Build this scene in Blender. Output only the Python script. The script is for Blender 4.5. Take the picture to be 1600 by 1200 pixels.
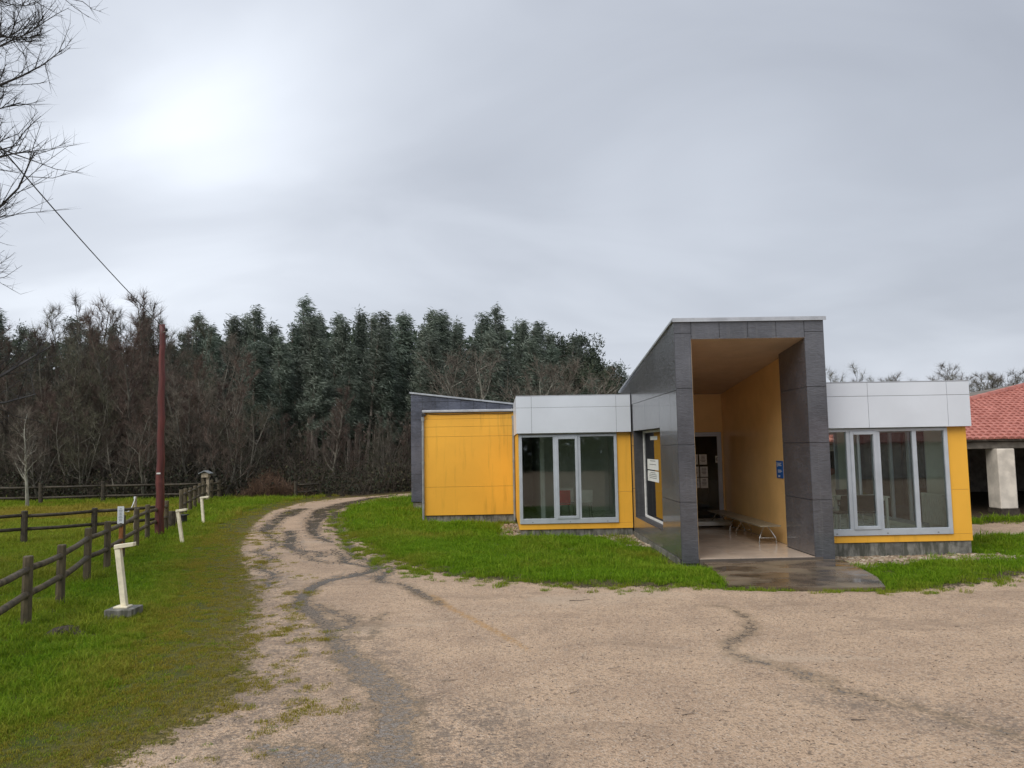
import bpy, bmesh, math, random
import numpy as np
from mathutils import Vector, Matrix
R = math.radians
for o in list(bpy.data.objects): bpy.data.objects.remove(o)
S = bpy.context.scene; COL = S.collection
random.seed(7); RNG = np.random.default_rng(7)

# ------------------------------------------------------------------ camera
FPX = 1190.0; EYE = 2.2
YAW, PITCH, ROLL = R(1.05), R(4.75), R(1.0)
fw = Vector((math.sin(YAW)*math.cos(PITCH), math.cos(YAW)*math.cos(PITCH), math.sin(PITCH)))
r0 = Vector((math.cos(YAW), -math.sin(YAW), 0)); u0 = r0.cross(fw)
rt = r0*math.cos(ROLL) - u0*math.sin(ROLL); up = u0*math.cos(ROLL) + r0*math.sin(ROLL)
cd = bpy.data.cameras.new('camera'); cam = bpy.data.objects.new('camera', cd); COL.objects.link(cam)
cd.sensor_width = 36; cd.lens = 36*FPX/1600; cd.clip_start = 0.1; cd.clip_end = 2000
cam.matrix_world = Matrix(((rt.x, up.x, -fw.x, 0), (rt.y, up.y, -fw.y, 0), (rt.z, up.z, -fw.z, EYE), (0, 0, 0, 1)))
S.camera = cam
def ray(px, py): return fw + rt*((px-800)/FPX) + up*((600-py)/FPX)
def gnd(px, py, z=0.0):
    d = ray(px, py); t = (z-EYE)/d.z; return Vector((d.x*t, d.y*t, z))
def atY(px, py, Y):
    d = ray(px, py); t = Y/d.y; return Vector((d.x*t, Y, EYE+d.z*t))

# ------------------------------------------------------------------ world (overcast) and sun
SUN_AZ, SUN_EL = R(-138), R(46)          # azimuth from +Y, clockwise positive: behind the left shoulder, veiled by cloud
W = bpy.data.worlds.new('World'); S.world = W; W.use_nodes = True
wt = W.node_tree; wn = wt.nodes; wl = wt.links; wn.clear()
def N(tree, typ, **kw):
    n = tree.nodes.new(typ)
    for k, v in kw.items(): setattr(n, k, v)
    return n
def build_world():
    tc = N(wt, 'ShaderNodeTexCoord')
    sep = N(wt, 'ShaderNodeSeparateXYZ'); wl.new(tc.outputs['Generated'], sep.inputs[0])
    def M(op, a, b=None, clamp=False):
        m = N(wt, 'ShaderNodeMath', operation=op); m.use_clamp = clamp
        for i, v in enumerate((a, b)):
            if v is None: continue
            if isinstance(v, (int, float)): m.inputs[i].default_value = v
            else: wl.new(v, m.inputs[i])
        return m.outputs[0]
    zc = M('ADD', M('MAXIMUM', sep.outputs[2], 0.0), 0.30)
    cx = M('DIVIDE', sep.outputs[0], zc); cy = M('DIVIDE', sep.outputs[1], zc)
    comb = N(wt, 'ShaderNodeCombineXYZ'); wl.new(cx, comb.inputs[0]); wl.new(cy, comb.inputs[1])
    rotm = N(wt, 'ShaderNodeMapping'); rotm.inputs['Rotation'].default_value = (0, 0, R(28)); rotm.inputs['Scale'].default_value = (0.85, 1.15, 1)
    rotm.inputs['Location'].default_value = (1.7, 0.4, 0)
    wl.new(comb.outputs[0], rotm.inputs[0])
    n1 = N(wt, 'ShaderNodeTexNoise'); n1.inputs['Scale'].default_value = 0.62; n1.inputs['Detail'].default_value = 4; n1.inputs['Roughness'].default_value = 0.42; n1.inputs['Distortion'].default_value = 0.9
    n2 = N(wt, 'ShaderNodeTexNoise'); n2.inputs['Scale'].default_value = 2.0; n2.inputs['Detail'].default_value = 4; n2.inputs['Roughness'].default_value = 0.5; n2.inputs['Distortion'].default_value = 0.8
    wl.new(rotm.outputs[0], n1.inputs[0]); wl.new(rotm.outputs[0], n2.inputs[0])
    v = M('ADD', M('MULTIPLY', n1.outputs[0], 0.82), M('MULTIPLY', n2.outputs[0], 0.18))
    # thin places in the cloud deck
    def spot(px, py, wid, amp):
        d = ray(px, py).normalized()
        dt = N(wt, 'ShaderNodeVectorMath', operation='DISTANCE'); wl.new(tc.outputs['Generated'], dt.inputs[0]); dt.inputs[1].default_value = d
        g = M('DIVIDE', dt.outputs['Value'], wid); g = M('MULTIPLY', g, g); g = M('MULTIPLY', g, -1.0)
        e = M('POWER', 2.718, g)
        return M('MULTIPLY', e, amp)
    v = M('ADD', v, spot(340, 235, 0.17, 0.13))
    v = M('ADD', v, spot(300, 300, 0.36, 0.08))
    v = M('ADD', v, spot(1250, 540, 0.30, 0.10))
    v = M('ADD', v, spot(1560, 300, 0.28, -0.08))
    v = M('ADD', v, spot(480, 400, 0.25, -0.03))
    rp = N(wt, 'ShaderNodeValToRGB'); wl.new(v, rp.inputs[0])
    e = rp.color_ramp.elements
    e[0].position = 0.30; e[0].color = (0.265, 0.285, 0.330, 1)
    e[1].position = 0.80; e[1].color = (0.70, 0.74, 0.80, 1)
    k = e.new(0.46); k.color = (0.350, 0.375, 0.425, 1)
    k = e.new(0.60); k.color = (0.460, 0.490, 0.545, 1)
    sky = N(wt, 'ShaderNodeTexSky', sky_type='NISHITA'); sky.sun_disc = False
    sky.sun_elevation = SUN_EL; sky.sun_rotation = SUN_AZ; sky.air_density = 1.5; sky.dust_density = 3.0
    b1 = N(wt, 'ShaderNodeBackground'); wl.new(sky.outputs[0], b1.inputs[0]); b1.inputs[1].default_value = 0.06
    b2 = N(wt, 'ShaderNodeBackground'); wl.new(rp.outputs[0], b2.inputs[0]); b2.inputs[1].default_value = 1.0
    mx = N(wt, 'ShaderNodeMixShader'); mx.inputs[0].default_value = 0.93
    wl.new(b1.outputs[0], mx.inputs[1]); wl.new(b2.outputs[0], mx.inputs[2])
    out = N(wt, 'ShaderNodeOutputWorld'); wl.new(mx.outputs[0], out.inputs[0])
build_world()
sd = bpy.data.lights.new('sun', 'SUN'); sd.energy = 1.5; sd.angle = R(50); sd.color = (1.0, 0.96, 0.90)
sun = bpy.data.objects.new('sun', sd); COL.objects.link(sun)
sdir = Vector((math.sin(SUN_AZ)*math.cos(SUN_EL), math.cos(SUN_AZ)*math.cos(SUN_EL), math.sin(SUN_EL)))
sun.rotation_euler = sdir.to_track_quat('Z', 'Y').to_euler(); sun.location = (0, 0, 60)
VS = S.view_settings; VS.view_transform = 'Standard'; VS.look = 'None'; VS.exposure = 0.74; VS.gamma = 1.0; VS.use_curve_mapping = False
S.render.engine = 'CYCLES'
S.cycles.max_bounces = 7; S.cycles.diffuse_bounces = 4; S.cycles.glossy_bounces = 3; S.cycles.transparent_max_bounces = 12; S.cycles.transmission_bounces = 4

# ------------------------------------------------------------------ material helpers
MATS = {}
class NT:
    def __init__(s, name):
        s.m = bpy.data.materials.new(name); s.m.use_nodes = True; s.t = s.m.node_tree; s.t.nodes.clear()
        s.out = s.n('ShaderNodeOutputMaterial'); s.b = s.n('ShaderNodeBsdfPrincipled'); s.l(s.b.outputs[0], s.out.inputs[0])
        MATS[name] = s.m
    def n(s, typ, **kw):
        return N(s.t, typ, **kw)
    def l(s, a, b): s.t.links.new(a, b)
    def set(s, sock, v):
        if isinstance(v, (int, float)): sock.default_value = v
        elif isinstance(v, tuple): sock.default_value = v if len(v) == 4 or sock.type == 'VECTOR' else (*v, 1)
        else: s.l(v, sock)
    def math(s, op, a, b=0.0, clamp=False):
        m = s.n('ShaderNodeMath', operation=op); m.use_clamp = clamp; s.set(m.inputs[0], a); s.set(m.inputs[1], b); return m.outputs[0]
    def mix(s, f, a, b):
        m = s.n('ShaderNodeMix', data_type='RGBA'); s.set(m.inputs[0], f); s.set(m.inputs[6], a); s.set(m.inputs[7], b); return m.outputs[2]
    def ramp(s, v, a, b, lo=0.0, hi=1.0):
        m = s.n('ShaderNodeMapRange'); m.interpolation_type = 'SMOOTHSTEP'; s.set(m.inputs[0], v)
        m.inputs[1].default_value = a; m.inputs[2].default_value = b; m.inputs[3].default_value = lo; m.inputs[4].default_value = hi; return m.outputs[0]
    def co(s, kind='Object'):
        if kind == 'World': return s.n('ShaderNodeNewGeometry').outputs['Position']
        return s.n('ShaderNodeTexCoord').outputs[kind]
    def map(s, v, scale=(1, 1, 1), rot=(0, 0, 0)):
        m = s.n('ShaderNodeMapping'); m.inputs['Scale'].default_value = scale; m.inputs['Rotation'].default_value = rot; s.l(v, m.inputs[0]); return m.outputs[0]
    def noise(s, v, scale, detail=3, rough=0.55, dist=0.0):
        t = s.n('ShaderNodeTexNoise'); t.inputs['Scale'].default_value = scale; t.inputs['Detail'].default_value = detail
        t.inputs['Roughness'].default_value = rough; t.inputs['Distortion'].default_value = dist; s.l(v, t.inputs[0]); return t.outputs[0]
    def voro(s, v, scale, feature='F1'):
        t = s.n('ShaderNodeTexVoronoi', feature=feature); t.inputs['Scale'].default_value = scale; s.l(v, t.inputs['Vector']); return t
    def bump(s, h, strength=0.3, dist=0.02):
        b = s.n('ShaderNodeBump'); b.inputs['Strength'].default_value = strength; b.inputs['Distance'].default_value = dist; s.l(h, b.inputs['Height'])
        s.l(b.outputs[0], s.b.inputs['Normal'])
    def attr(s, name, kind='GEOMETRY'):
        a = s.n('ShaderNodeAttribute', attribute_name=name); a.attribute_type = kind; return a
    def P(s, **kw):
        for k, v in kw.items():
            s.set(s.b.inputs[k.replace('_', ' ')], v)
        return s.m
def simple(name, col, rough=0.6, var=0.25, scale=6.0, bump=0.0, bscale=40, metal=0.0, stretch=(1, 1, 1), spec=0.5):
    m = NT(name); p = m.map(m.co('World'), stretch)
    n = m.noise(p, scale, 5)
    dark = tuple(c*(1-var) for c in col); lite = tuple(min(1, c*(1+var*0.7)) for c in col)
    m.P(Base_Color=m.mix(m.ramp(n, 0.3, 0.7), dark, lite), Roughness=m.ramp(m.noise(p, scale*2.3, 3), 0.2, 0.8, max(0.03, rough*0.8), min(1, rough*1.2)), Metallic=metal)
    m.b.inputs['Specular IOR Level'].default_value = spec
    if bump: m.bump(m.noise(p, bscale, 4), bump, 0.01)
    return m.m

def slate(name, col, rough):
    m = NT(name); w = m.co('World')
    p = m.map(w, (1.4, 1.4, 5.5), (R(10), R(12), 0))
    n = m.noise(p, 4.5, 7, 0.6, 1.4); big = m.noise(w, 1.3, 3)
    d = tuple(c*0.78 for c in col); li = tuple(c*1.25 for c in col)
    if name == 'slate_blue': d = tuple(c*0.6 for c in col); li = tuple(c*1.5 for c in col)
    streak = m.noise(m.map(w, (14, 14, 0.6)), 1.0, 3)
    c = m.mix(m.ramp(m.math('ADD', m.math('MULTIPLY', n, 0.5), m.math('MULTIPLY', big, 0.5)), 0.36, 0.64), d, li)
    c = m.mix(m.ramp(streak, 0.55, 0.75, 0, 0.25), c, (0.16, 0.155, 0.15))
    m.P(Base_Color=c, Roughness=m.ramp(big, 0.3, 0.7, rough*0.8, rough*1.25)); m.b.inputs['Coat Weight'].default_value = 0.7 if name == 'slate' else 0.0; m.b.inputs['Coat Roughness'].default_value = 0.10
    m.bump(n, 0.46, 0.02)
    return m.m
slate('slate', (0.082, 0.083, 0.094), 0.17)
slate('slate_core', (0.05, 0.05, 0.055), 0.5)
slate('slate_blue', (0.074, 0.082, 0.112), 0.42)

def yellow(name, col, dirt):
    m = NT(name); w = m.co('World')
    st = m.noise(m.map(w, (5.5, 5.5, 0.45)), 1.0, 6, 0.65, 0.3); big = m.noise(w, 0.7, 4); fine = m.noise(w, 30, 3)
    c = m.mix(m.ramp(big, 0.3, 0.7), tuple(x*0.90 for x in col), col)
    c = m.mix(m.ramp(st, 0.50, 0.78, 0, dirt), c, (0.40, 0.20, 0.02))
    c = m.mix(m.ramp(fine, 0.62, 0.8, 0, dirt*0.25), c, (0.30, 0.17, 0.04))
    m.P(Base_Color=c, Roughness=0.42); m.bump(fine, 0.05, 0.004); return m.m
yellow('yellow_panel', (0.90, 0.465, 0.050), 0.60)
yellow('yellow_clean', (0.91, 0.465, 0.050), 0.30)
simple('porch_yellow', (0.86, 0.56, 0.23), 0.20, 0.07, 1.4)
simple('porch_ceiling', (0.56, 0.42, 0.31), 0.6, 0.08, 2.0)
simple('silver', (0.70, 0.74, 0.80), 0.35, 0.05, 1.0, metal=0.12)
simple('silver_frame', (0.52, 0.56, 0.61), 0.40, 0.08, 3, metal=0.3)
simple('coping', (0.48, 0.50, 0.53), 0.4, 0.15, 4, metal=0.4)
simple('gap', (0.03, 0.03, 0.033), 0.8, 0.1)
simple('zinc', (0.33, 0.35, 0.36), 0.45, 0.2, 5, metal=0.5)
def concrete(name, col, rough=0.75, wet=0.0):
    m = NT(name); w = m.co('World')
    n = m.noise(w, 4.5, 7, 0.65, 0.6); f = m.noise(w, 45, 4); s = m.noise(m.map(w, (9, 9, 1.6)), 1.0, 5, 0.65)
    c = m.mix(m.ramp(n, 0.32, 0.68), tuple(x*0.42 for x in col), col)
    c = m.mix(m.ramp(s, 0.46, 0.62, 0, 0.8), c, (0.05, 0.052, 0.036))
    c = m.mix(m.ramp(f, 0.55, 0.75, 0, 0.3), c, (0.05, 0.05, 0.05))
    m.P(Base_Color=c, Roughness=m.ramp(n, 0.3, 0.7, rough*0.6, rough)); m.bump(f, 0.25, 0.006); return m.m
concrete('concrete', (0.26, 0.25, 0.22))
def apron_mat():
    m = NT('apron'); w = m.co('World')
    n = m.noise(w, 1.6, 6, 0.6, 0.7); f = m.noise(w, 60, 3); b = m.noise(m.map(w, (1, 2.2, 1)), 0.9, 4)
    c = m.mix(m.ramp(n, 0.35, 0.65), (0.055, 0.042, 0.03), (0.17, 0.125, 0.085))
    c = m.mix(m.ramp(b, 0.48, 0.62, 0, 0.55), c, (0.24, 0.19, 0.13))
    m.P(Base_Color=c, Roughness=m.ramp(b, 0.38, 0.62, 0.07, 0.38)); m.bump(f, 0.06, 0.004); return m.m
apron_mat()
simple('floor_tile', (0.62, 0.50, 0.40), 0.14, 0.12, 1.6)
simple('grout', (0.10, 0.08, 0.065), 0.7, 0.1)
simple('room_wall', (0.84, 0.88, 0.82), 0.7, 0.06, 2)
simple('room_floor', (0.72, 0.74, 0.68), 0.3, 0.1, 3)
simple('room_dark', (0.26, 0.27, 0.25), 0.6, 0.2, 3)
simple('white_paint', (0.72, 0.71, 0.68), 0.5, 0.1, 8)
simple('cream_paint', (0.80, 0.73, 0.55), 0.42, 0.16, 9)
simple('render_cream', (0.66, 0.60, 0.52), 0.8, 0.22, 3, 0.3, 25)
simple('dark_plastic', (0.022, 0.022, 0.024), 0.4, 0.2, 9)
simple('red_plastic', (0.50, 0.045, 0.05), 0.4, 0.1, 9)
simple('white_plastic', (0.68, 0.72, 0.68), 0.35, 0.06, 9)
simple('steel', (0.55, 0.55, 0.54), 0.25, 0.1, 9, metal=0.9)
simple('bench_top', (0.25, 0.22, 0.16), 0.32, 0.2, 7)
simple('paper', (0.74, 0.74, 0.70), 0.8, 0.04, 7)
simple('ink', (0.06, 0.06, 0.065), 0.8, 0.1, 7)
simple('sign_blue', (0.012, 0.11, 0.42), 0.35, 0.08, 6)
simple('sign_white', (0.75, 0.78, 0.80), 0.5, 0.05, 6)
simple('fence_wood', (0.085, 0.066, 0.036), 0.7, 0.5, 9, 0.5, 60, stretch=(1, 1, 0.4))
simple('fence_wood_dark', (0.052, 0.041, 0.026), 0.75, 0.5, 9, 0.4, 60)
simple('orange_wood', (0.35, 0.13, 0.035), 0.7, 0.3, 9)
simple('pale_wood', (0.33, 0.27, 0.19), 0.7, 0.3, 9)
def pole_mat():
    m = NT('pole_red'); w = m.co('World')
    s = m.noise(m.map(w, (12, 12, 0.8)), 1.0, 6, 0.65); b = m.noise(m.map(w, (1, 1, 3)), 1.1, 4)
    c = m.mix(m.ramp(s, 0.32, 0.68), (0.055, 0.012, 0.010), (0.135, 0.028, 0.022))
    c = m.mix(m.ramp(b, 0.56, 0.72, 0, 0.5), c, (0.19, 0.060, 0.050))
    m.P(Base_Color=c, Roughness=0.55); m.bump(s, 0.4, 0.01); return m.m
pole_mat()
simple('black_rubber', (0.015, 0.015, 0.016), 0.6, 0.2, 9)
simple('cable', (0.02, 0.02, 0.022), 0.6, 0.1, 9)
simple('soil', (0.055, 0.042, 0.03), 0.9, 0.4, 12, 0.6, 50)
simple('rustic_beam', (0.17, 0.15, 0.125), 0.85, 0.35, 4, 0.4, 30)
def tile_mat():
    m = NT('roof_tile'); w = m.co('World'); oi = m.n('ShaderNodeObjectInfo')
    n = m.noise(w, 3.0, 5); f = m.noise(w, 14, 4)
    c = m.mix(m.ramp(n, 0.3, 0.7), (0.34, 0.112, 0.085), (0.48, 0.185, 0.145))
    c = m.mix(m.ramp(f, 0.55, 0.75, 0, 0.6), c, (0.20, 0.085, 0.06))
    m.P(Base_Color=c, Roughness=0.7); return m.m
tile_mat()
def stones_mat():
    m = NT('stones'); g = m.n('ShaderNodeNewGeometry').outputs['Random Per Island']
    r = m.n('ShaderNodeValToRGB'); m.l(g, r.inputs[0]); e = r.color_ramp.elements
    e[0].color = (0.14, 0.10, 0.065, 1); e[1].color = (0.42, 0.36, 0.28, 1); k = e.new(0.5); k.color = (0.27, 0.19, 0.12, 1)
    m.P(Base_Color=r.outputs[0], Roughness=0.55); return m.m
stones_mat()
def debris_mat():
    m = NT('debris'); g = m.n('ShaderNodeNewGeometry').outputs['Random Per Island']
    r = m.n('ShaderNodeValToRGB'); m.l(g, r.inputs[0]); e = r.color_ramp.elements
    e[0].color = (0.05, 0.035, 0.025, 1); e[1].color = (0.40, 0.32, 0.25, 1); k = e.new(0.45); k.color = (0.11, 0.08, 0.055, 1)
    m.P(Base_Color=r.outputs[0], Roughness=0.7); return m.m
debris_mat()
def glass_mat(name, tint, ior=1.5, boost=0.0):
    m = NT(name); m.t.nodes.remove(m.b)
    tr = m.n('ShaderNodeBsdfTransparent'); tr.inputs[0].default_value = (*tint, 1)
    gl = m.n('ShaderNodeBsdfGlossy'); gl.inputs['Roughness'].default_value = 0.015; gl.inputs[0].default_value = (0.95, 0.97, 1, 1)
    fr = m.n('ShaderNodeFresnel'); fr.inputs[0].default_value = ior
    b = m.n('ShaderNodeBump'); b.inputs['Strength'].default_value = 0.012; b.inputs['Distance'].default_value = 0.05
    m.l(m.noise(m.co('World'), 1.8, 2), b.inputs['Height']); m.l(b.outputs[0], gl.inputs['Normal'])
    f = m.math('ADD', m.math('MULTIPLY', fr.outputs[0], 1.2), boost, True)
    x = m.n('ShaderNodeMixShader'); m.l(f, x.inputs[0]); m.l(tr.outputs[0], x.inputs[1]); m.l(gl.outputs[0], x.inputs[2]); m.l(x.outputs[0], m.out.inputs[0])
glass_mat('glass', (0.95, 0.985, 0.96)); glass_mat('glass_dark', (0.42, 0.43, 0.40))
def leaf_mat(name, cols, rough=0.5, trans=0.25):
    m = NT(name); g = m.n('ShaderNodeNewGeometry').outputs['Random Per Island']; oi = m.n('ShaderNodeObjectInfo').outputs['Random']
    r = m.n('ShaderNodeValToRGB'); m.l(g, r.inputs[0]); e = r.color_ramp.elements
    e[0].color = (*cols[0], 1); e[1].color = (*cols[-1], 1)
    for i, c in enumerate(cols[1:-1]): k = e.new((i+1)/(len(cols)-1)); k.color = (*c, 1)
    hs = m.n('ShaderNodeHueSaturation'); m.l(r.outputs[0], hs.inputs['Color'])
    m.l(m.ramp(oi, 0, 1, 0.75, 1.2), hs.inputs['Value']); m.l(m.ramp(m.math('FRACT', m.math('MULTIPLY', oi, 7.3)), 0, 1, 0.475, 0.52), hs.inputs['Hue'])
    m.P(Base_Color=hs.outputs[0], Roughness=rough)
    tb = m.n('ShaderNodeBsdfTranslucent'); m.l(hs.outputs[0], tb.inputs[0])
    x = m.n('ShaderNodeMixShader'); x.inputs[0].default_value = trans; m.l(m.b.outputs[0], x.inputs[1]); m.l(tb.outputs[0], x.inputs[2]); m.l(x.outputs[0], m.out.inputs[0])
leaf_mat('euc_leaf', [(0.050, 0.072, 0.048), (0.078, 0.104, 0.074), (0.10, 0.13, 0.096), (0.19, 0.225, 0.18)], 0.55)
leaf_mat('pine_leaf', [(0.028, 0.045, 0.026), (0.045, 0.065, 0.038), (0.07, 0.09, 0.05)], 0.6)
leaf_mat('ivy_leaf', [(0.014, 0.020, 0.009), (0.028, 0.032, 0.014), (0.055, 0.044, 0.020)], 0.8)
def bark(name, a, b):
    m = NT(name); p = m.map(m.co('World'), (1, 1, 0.35)); oi = m.n('ShaderNodeObjectInfo').outputs['Random']
    c = m.mix(m.ramp(m.noise(p, 7, 4), 0.35, 0.65), a, b)
    hs = m.n('ShaderNodeHueSaturation'); m.l(c, hs.inputs['Color']); m.l(m.ramp(oi, 0, 1, 0.75, 1.25), hs.inputs['Value'])
    m.P(Base_Color=hs.outputs[0], Roughness=0.85); return m.m
bark('euc_bark', (0.10, 0.085, 0.07), (0.26, 0.22, 0.18))
bark('grey_bark', (0.060, 0.054, 0.042), (0.155, 0.142, 0.112))
bark('pale_bark', (0.16, 0.155, 0.12), (0.34, 0.33, 0.27))
bark('twig_brown', (0.075, 0.062, 0.048), (0.145, 0.122, 0.095))
bark('twig_red', (0.075, 0.049, 0.038), (0.135, 0.092, 0.072))
bark('twig_olive', (0.055, 0.052, 0.032), (0.115, 0.108, 0.068))
bark('brush', (0.028, 0.022, 0.016), (0.068, 0.052, 0.036))
bark('russet', (0.055, 0.030, 0.018), (0.115, 0.066, 0.038))
bark('twig_dark', (0.030, 0.028, 0.028), (0.06, 0.056, 0.054))
def grass_mat():
    m = NT('grass_blade'); t = m.attr('tint', 'INSTANCER').outputs['Fac']; g = m.n('ShaderNodeNewGeometry').outputs['Random Per Island']
    lush = m.mix(g, (0.075, 0.180, 0.006), (0.235, 0.380, 0.018)); dry = m.mix(g, (0.20, 0.165, 0.020), (0.40, 0.335, 0.055))
    c = m.mix(t, lush, dry)
    m.P(Base_Color=c, Roughness=0.6); m.b.inputs['Specular IOR Level'].default_value = 0.12
    tb = m.n('ShaderNodeBsdfTranslucent'); m.l(c, tb.inputs[0])
    x = m.n('ShaderNodeMixShader'); x.inputs[0].default_value = 0.45; m.l(m.b.outputs[0], x.inputs[1]); m.l(tb.outputs[0], x.inputs[2]); m.l(x.outputs[0], m.out.inputs[0])
grass_mat()
def ground_mat():
    m = NT('ground'); w = m.co('World')
    a_m = m.attr('edge').outputs['Fac']; a_w = m.attr('wet').outputs['Fac']; a_o = m.attr('ochre').outputs['Fac']; a_g = m.attr('grit').outputs['Fac']; a_f = m.attr('litter').outputs['Fac']
    n1 = m.noise(w, 1.1, 5); n2 = m.noise(w, 5.0, 5, 0.6); n3 = m.noise(w, 26, 4, 0.6); n4 = m.noise(w, 120, 2, 0.6)
    edge = m.math('ADD', a_m, m.math('ADD', m.math('MULTIPLY', m.math('SUBTRACT', n2, 0.5), 1.3), m.math('MULTIPLY', m.math('SUBTRACT', n3, 0.5), 1.0)))
    road = m.ramp(edge, -0.10, 0.16)
    # sand and fine gravel
    sand = m.mix(m.ramp(n1, 0.32, 0.68), (0.440, 0.312, 0.216), (0.555, 0.398, 0.272))
    sand = m.mix(m.ramp(n2, 0.45, 0.75, 0, 0.35), sand, (0.35, 0.265, 0.195))
    vo = m.voro(w, 75); vr = m.n('ShaderNodeSeparateColor'); m.l(vo.outputs['Color'], vr.inputs[0])
    sand = m.mix(m.ramp(vr.outputs[0], 0.55, 0.95, 0, 0.62), sand, (0.17, 0.13, 0.095))
    vb = m.voro(w, 34); vq = m.n('ShaderNodeSeparateColor'); m.l(vb.outputs['Color'], vq.inputs[0])
    sand = m.mix(m.ramp(vq.outputs[0], 0.84, 0.96, 0, 0.5), sand, (0.15, 0.115, 0.09))
    sand = m.mix(m.ramp(vr.outputs[1], 0.78, 0.98, 0, 0.40), sand, (0.68, 0.59, 0.49))
    pale = m.ramp(m.noise(m.map(w, (0.5, 1.3, 1)), 0.55, 5, 0.6, 0.5), 0.55, 0.70, 0, 0.45)
    sand = m.mix(pale, sand, (0.56, 0.45, 0.34))
    dk = m.ramp(m.noise(m.map(w, (0.7, 1.5, 1)), 0.9, 6, 0.65, 0.8), 0.54, 0.66, 0, 0.40)
    sand = m.mix(dk, sand, (0.25, 0.185, 0.135))
    gm = m.math('MULTIPLY', a_g, m.ramp(m.math('ADD', m.math('MULTIPLY', n3, 0.6), m.math('MULTIPLY', n2, 0.4)), 0.42, 0.60), True)
    sand = m.mix(m.math('MULTIPLY', gm, 0.75), sand, (0.17, 0.14, 0.115))
    sand = m.mix(m.math('MULTIPLY', m.ramp(n3, 0.58, 0.70), 0.35), sand, (0.23, 0.18, 0.14))
    och = m.ramp(m.math('ADD', a_o, m.math('MULTIPLY', m.math('SUBTRACT', n3, 0.5), 0.25)), -0.02, 0.06)
    sand = m.mix(m.math('MULTIPLY', och, 0.75), sand, (0.42, 0.245, 0.095))
    # wet runnels
    wv = m.math('ADD', a_w, m.math('ADD', m.math('MULTIPLY', m.math('SUBTRACT', n2, 0.5), 0.34), m.math('MULTIPLY', m.math('SUBTRACT', n3, 0.5), 0.24)))
    sepw = m.n('ShaderNodeSeparateXYZ'); m.l(w, sepw.inputs[0])
    mott = m.ramp(m.math('ADD', m.math('MULTIPLY', n3, 0.55), m.math('MULTIPLY', m.noise(m.map(w, (1.0, 1.6, 1)), 9, 5, 0.7, 0.8), 0.45)), 0.44, 0.54)
    brk = m.math('MAXIMUM', mott, m.ramp(sepw.outputs[1], 8.5, 12.5, 0.12, 1.0))
    wet = m.math('MULTIPLY', m.math('MULTIPLY', m.ramp(wv, -0.012, 0.028), road), brk)
    bn = m.noise(m.map(w, (1.25, 0.62, 1)), 2.6, 4, 0.55, 1.6)
    ridge = m.ramp(m.math('ABSOLUTE', m.math('SUBTRACT', bn, 0.5)), 0.012, 0.032, 1.0, 0.0)
    zone = m.math('MULTIPLY', m.ramp(a_w, -0.34, -0.06), m.ramp(sepw.outputs[1], 11.5, 14.5))
    hole = m.math('MULTIPLY', m.ramp(m.noise(m.map(w, (1.3, 0.8, 1)), 1.7, 4, 0.6, 0.6), 0.54, 0.60), m.ramp(sepw.outputs[1], 14.5, 18.0))
    wet = m.math('MAXIMUM', m.math('MULTIPLY', wet, m.math('SUBTRACT', 1.0, hole)), m.math('MULTIPLY', m.math('MULTIPLY', ridge, zone), road))
    damp = m.math('MULTIPLY', m.ramp(wv, -0.16, 0.02), road)
    sand = m.mix(m.math('MULTIPLY', damp, 0.55), sand, (0.22, 0.165, 0.105))
    wetc = m.mix(m.ramp(vr.outputs[0], 0.4, 0.9), (0.090, 0.066, 0.043), (0.145, 0.110, 0.076))
    wetc = m.mix(m.ramp(sepw.outputs[1], 7.0, 11.0), m.mix(m.ramp(vr.outputs[0], 0.3, 0.9), (0.24, 0.20, 0.165), (0.15, 0.125, 0.10)), wetc)
    roadc = m.mix(wet, sand, wetc)
    # soil below the grass
    soil = m.mix(m.ramp(n2, 0.35, 0.65), (0.055, 0.070, 0.014), (0.10, 0.10, 0.030))
    lit = m.mix(m.ramp(n3, 0.35, 0.65), (0.040, 0.030, 0.020), (0.085, 0.062, 0.040))
    soil = m.mix(a_f, soil, lit)
    moss = m.mix(m.ramp(m.math('ADD', m.math('MULTIPLY', n3, 0.5), m.math('MULTIPLY', n4, 0.5)), 0.40, 0.60), (0.055, 0.045, 0.018), (0.22, 0.175, 0.05))
    moss = m.mix(m.attr('fringe').outputs['Fac'], moss, m.mix(m.ramp(n3, 0.4, 0.6), (0.045, 0.034, 0.022), (0.13, 0.095, 0.062)))
    soil = m.mix(m.math('MULTIPLY', m.ramp(a_m, -1.4, -0.1), 0.8), soil, moss)
    c = m.mix(road, soil, roadc)
    drough = m.ramp(n2, 0.3, 0.7, 0.62, 0.85)
    rg = m.math('SUBTRACT', drough, m.math('MULTIPLY', wet, 0.60), True)
    m.P(Base_Color=c, Roughness=rg); m.set(m.b.inputs['Specular IOR Level'], m.math('ADD', 0.10, m.math('MULTIPLY', wet, 0.45)))
    h = m.math('ADD', m.math('MULTIPLY', n4, 0.35), m.math('ADD', m.math('MULTIPLY', n3, 0.5), m.math('MULTIPLY', vo.outputs['Distance'], 0.5)))
    h = m.math('MULTIPLY', h, m.math('SUBTRACT', 1.0, m.math('MULTIPLY', wet, 0.72)))
    m.bump(h, 0.8, 0.022)
ground_mat()

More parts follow.
